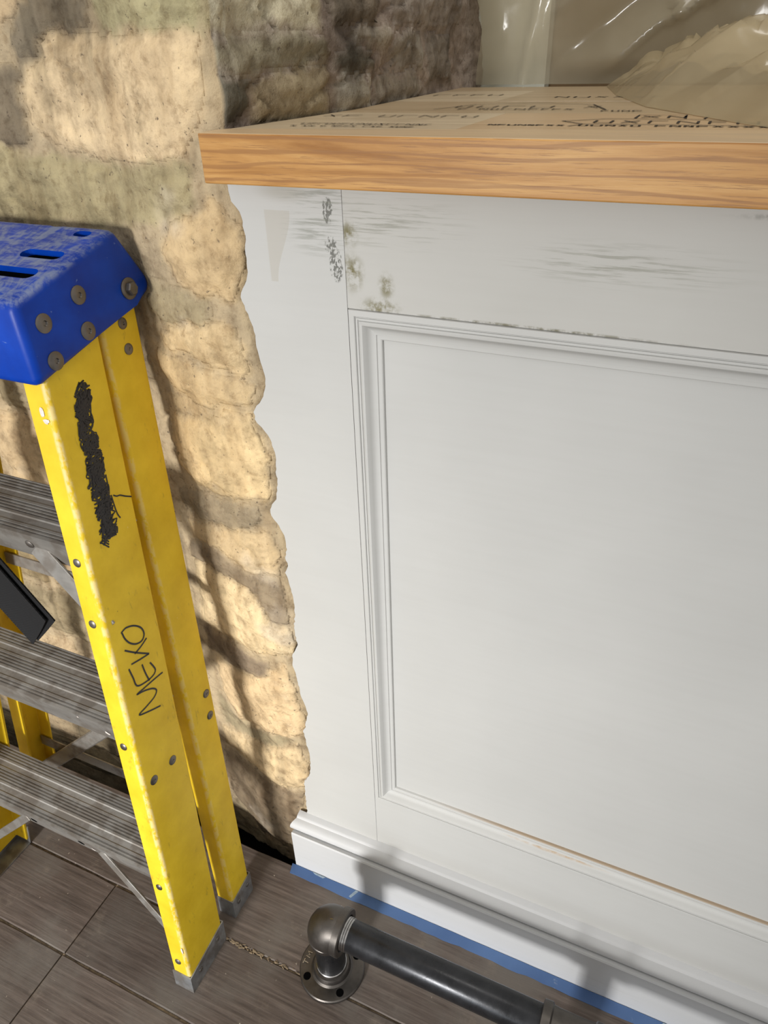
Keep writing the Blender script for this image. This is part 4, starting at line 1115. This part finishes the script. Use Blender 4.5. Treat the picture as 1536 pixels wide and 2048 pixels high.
# straps bracing treads to rails
def bar_between(name, p, q, w, t_, nrm, mat, parent):
    p, q = Vector(p), Vector(q); d = (q - p).normalized(); n = Vector(nrm).normalized(); n = (n - d * n.dot(d)).normalized(); u = d.cross(n)
    bm = bmesh.new()
    vs_ = [bm.verts.new(a + u * su * w / 2 + n * sn * t_ / 2) for a in (p, q) for su, sn in ((-1, -1), (1, -1), (1, 1), (-1, 1))]
    for f in ((0, 1, 2, 3), (7, 6, 5, 4), (0, 4, 5, 1), (1, 5, 6, 2), (2, 6, 7, 3), (3, 7, 4, 0)): bm.faces.new([vs_[i] for i in f])
    bmesh.ops.bevel(bm, geom=list(bm.edges), offset=min(w, t_) * 0.2, segments=1, affect='EDGES')
    return bm_obj(name, bm, mat, parent)
for s in (1, -1):
    bar_between('knee_brace', LP(s, -0.128, 0.012, 0.196), LP(s, -0.006, 0.012, 0.066), 0.013, 0.003, (0, -1, 0.14), M_ALU, ladder)
    bar_between('knee_brace', LP(s, -0.088, 0.012, 0.672), LP(s, -0.006, 0.012, 0.594), 0.024, 0.003, (0, -1, 0.14), M_ALU, ladder)
for a, b in (((-1, 0.10), (1, 0.43)),):
    bar_between('rear_brace', LP(a[0], -0.008, 0.130, a[1]), LP(b[0], -0.018, 0.125, b[1]), 0.022, 0.010, (0, -1, 0.14), M_ALU, ladder)
for z in (0.16, 0.52):
    bar_between('rear_bar', LP(-1, -0.010, 0.150 - 0.021 * z, z), LP(1, -0.010, 0.150 - 0.021 * z, z), 0.018, 0.003, (0, -1, 0.14), M_ALU, ladder)

# blue top cap with tool slots
cap_prof = [(-0.1435, 0.8640), (-0.1400, 0.9400), (-0.0010, 0.9745), (0.0300, 0.9200), (0.0285, 0.9060), (0.0020, 0.8985)]   # world y, z of the side outline
bm = bmesh.new()
def capv(s, y, z): return Vector((LCX + s * (LHW - 0.0812 * z + 0.0055), y, z))
A = [bm.verts.new(capv(-1, y, z)) for y, z in cap_prof]; B = [bm.verts.new(capv(1, y, z)) for y, z in cap_prof]
n = len(A)
for i in range(n): bm.faces.new((A[i], A[(i + 1) % n], B[(i + 1) % n], B[i]))
bm.faces.new(A); bm.faces.new(B)
bmesh.ops.bevel(bm, geom=list(bm.edges), offset=0.0085, segments=4, affect='EDGES', profile=0.5)
cap = bm_obj('top_cap', bm, M_BLUE, ladder, angle=35)
cd = Vector((0, 0.139, 0.0345)).normalized(); cn = Vector((1, 0, 0)).cross(cd).normalized()
corg = Vector((0, -0.1400, 0.9400))
def cap_top(x, q): return Vector((x, 0, 0)) + corg + cd * q
cut = bmesh.new()
def slot(x0, x1, q, r, depth=0.045, ends=8):
    ring = []
    for k in range(ends + 1):
        a = -math.pi / 2 + math.pi * k / ends; ring.append((x1 - r + r * math.cos(a), q + r * math.sin(a)))
    for k in range(ends + 1):
        a = math.pi / 2 + math.pi * k / ends; ring.append((x0 + r + r * math.cos(a), q + r * math.sin(a)))
    lo = [cut.verts.new(cap_top(x, y) - cn * depth) for x, y in ring]; hi = [cut.verts.new(cap_top(x, y) + cn * 0.01) for x, y in ring]
    m = len(ring); cut.faces.new(lo); cut.faces.new(hi)
    for i in range(m): cut.faces.new((lo[i], lo[(i + 1) % m], hi[(i + 1) % m], hi[i]))
slot(-0.313, -0.262, 0.083, 0.0075); slot(-0.328, -0.264, 0.049, 0.0085)
slot(-0.284, -0.264, 0.126, 0.0055, 0.04)
slot(-0.2512, -0.2488, 0.116, 0.0012, 0.003)
slot(-0.505, -0.452, 0.077, 0.0075); slot(-0.502, -0.432, 0.043, 0.0085)
SLOTS = [(-0.313, -0.262, 0.083, 0.0075), (-0.328, -0.264, 0.049, 0.0085), (-0.284, -0.264, 0.126, 0.0055), (-0.505, -0.452, 0.077, 0.0075), (-0.502, -0.432, 0.043, 0.0085)]
bmesh.ops.recalc_face_normals(cut, faces=cut.faces)
cme = bpy.data.meshes.new('cutter'); cut.to_mesh(cme); cut.free()
cob = bpy.data.objects.new('cutter', cme); COL.objects.link(cob)
# scooped notch in the back edge
bm = bmesh.new(); bm_lathe(bm, [(-0.05, 0.017), (0.03, 0.017)], cap_top(-0.318, 0.153), tuple(cn), 28, True)
nme = bpy.data.meshes.new('cutter2'); bmesh.ops.recalc_face_normals(bm, faces=bm.faces); bm.to_mesh(nme); bm.free()
nob = bpy.data.objects.new('cutter2', nme); COL.objects.link(nob)
for c_ in (cob, nob):
    md = cap.modifiers.new('cut', 'BOOLEAN'); md.object = c_; md.operation = 'DIFFERENCE'; md.solver = 'EXACT'
bpy.context.view_layer.update()
dg = bpy.context.evaluated_depsgraph_get()
nm_ = bpy.data.meshes.new_from_object(cap.evaluated_get(dg))
cap.modifiers.clear(); old = cap.data; cap.data = nm_
bpy.data.objects.remove(cob, do_unlink=True); bpy.data.objects.remove(nob, do_unlink=True)
for (x0_, x1_, q_, r_) in SLOTS:      # black sheet inside each slot, standing in for the shade of the hollow
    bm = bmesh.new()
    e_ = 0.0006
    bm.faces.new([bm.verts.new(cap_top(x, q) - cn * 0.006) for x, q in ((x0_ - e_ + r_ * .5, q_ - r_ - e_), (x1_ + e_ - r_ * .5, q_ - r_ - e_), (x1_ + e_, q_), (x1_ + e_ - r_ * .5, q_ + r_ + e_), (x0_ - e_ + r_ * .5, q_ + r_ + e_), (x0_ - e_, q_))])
    bm_obj('slot_shade', bm, M_HOLE, cap)
for s in (1, -1):
    nr = Vector((s, 0, 0.0812))
    for y, z in ((-0.0682, 0.9282), (-0.1156, 0.9164), (-0.0701, 0.8948), (-0.1169, 0.8822)):
        rivet(cap, capv(s, y, z), nr, 0.0088, 0.0022)
    bo = lathe('bolt', [(-0.001, 0.0108), (0.0012, 0.0108), (0.0022, 0.0095), (0.0026, 0.0072)], capv(s, -0.0035, 0.9167), nr, M_RIVET, cap, seg=24)
    lathe('bolt_head', [(0.002, 0.0070), (0.0062, 0.0070), (0.0074, 0.0058)], capv(s, -0.0035, 0.9167), nr, M_RIVET, bo, seg=6, angle=20)

# black webbing strap hanging behind the third tread
def make_web():
    t = NT('black_nylon_webbing')
    ck = t.new('ShaderNodeTexChecker'); ck.inputs['Scale'].default_value = 520
    ck.inputs[1].default_value = (0.012, 0.012, 0.013, 1); ck.inputs[2].default_value = (0.003, 0.003, 0.0035, 1)
    t.link(t.mapping(rot=(0, 0.95, 0)), ck.inputs[0])
    t.color(ck.outputs[0]); t.set(0.75, 0, 0.3); t.bump(ck.outputs[1], 0.4, 0.0006); return t.m
M_WEB = make_web()
strap = empty('webbing_strap', (-0.40, -0.145, 0.60))
tag(strap, 'black nylon webbing strap hanging below the third ladder tread', 'strap')
def strap_layer(name, dx, y, skew, ln):
    bm = bmesh.new()
    d = Vector((0.053, 0, -0.074)).normalized(); u = Vector((-0.0445, 0, -0.047)); w = u.length; u.normalize()
    e0 = Vector((-0.330 + dx, 0, 0.563))
    V = []
    for k in range(9):
        f = k / 8
        bow = 0.0
        a = e0 - d * (ln * (1 - f))
        for m in range(5):
            g = m / 4
            V.append((a + u * w * g + d * (skew * g * f)) + Vector((0, y + bow + 0.002 * math.sin(g * math.pi), 0)))
    top_ = [bm.verts.new(v) for v in V]; bot = [bm.verts.new(v + Vector((0, 0.0018, 0))) for v in V]
    for L_ in (top_, bot):
        for k in range(8):
            for m in range(4): bm.faces.new((L_[k * 5 + m], L_[k * 5 + m + 1], L_[(k + 1) * 5 + m + 1], L_[(k + 1) * 5 + m]))
    ring = [m for m in range(5)] + [k * 5 + 4 for k in range(1, 9)] + [40 + m for m in (3, 2, 1, 0)] + [k * 5 for k in range(7, 0, -1)]
    for i in range(len(ring)):
        a, b = ring[i], ring[(i + 1) % len(ring)]
        bm.faces.new((top_[a], top_[b], bot[b], bot[a]))
    return bm_obj(name, bm, M_WEB, strap)
strap_layer('strap_band', 0.0, -0.1500, 0.0, 0.106)
strap_layer('strap_tail', -0.010, -0.1540, 0.006, 0.100)
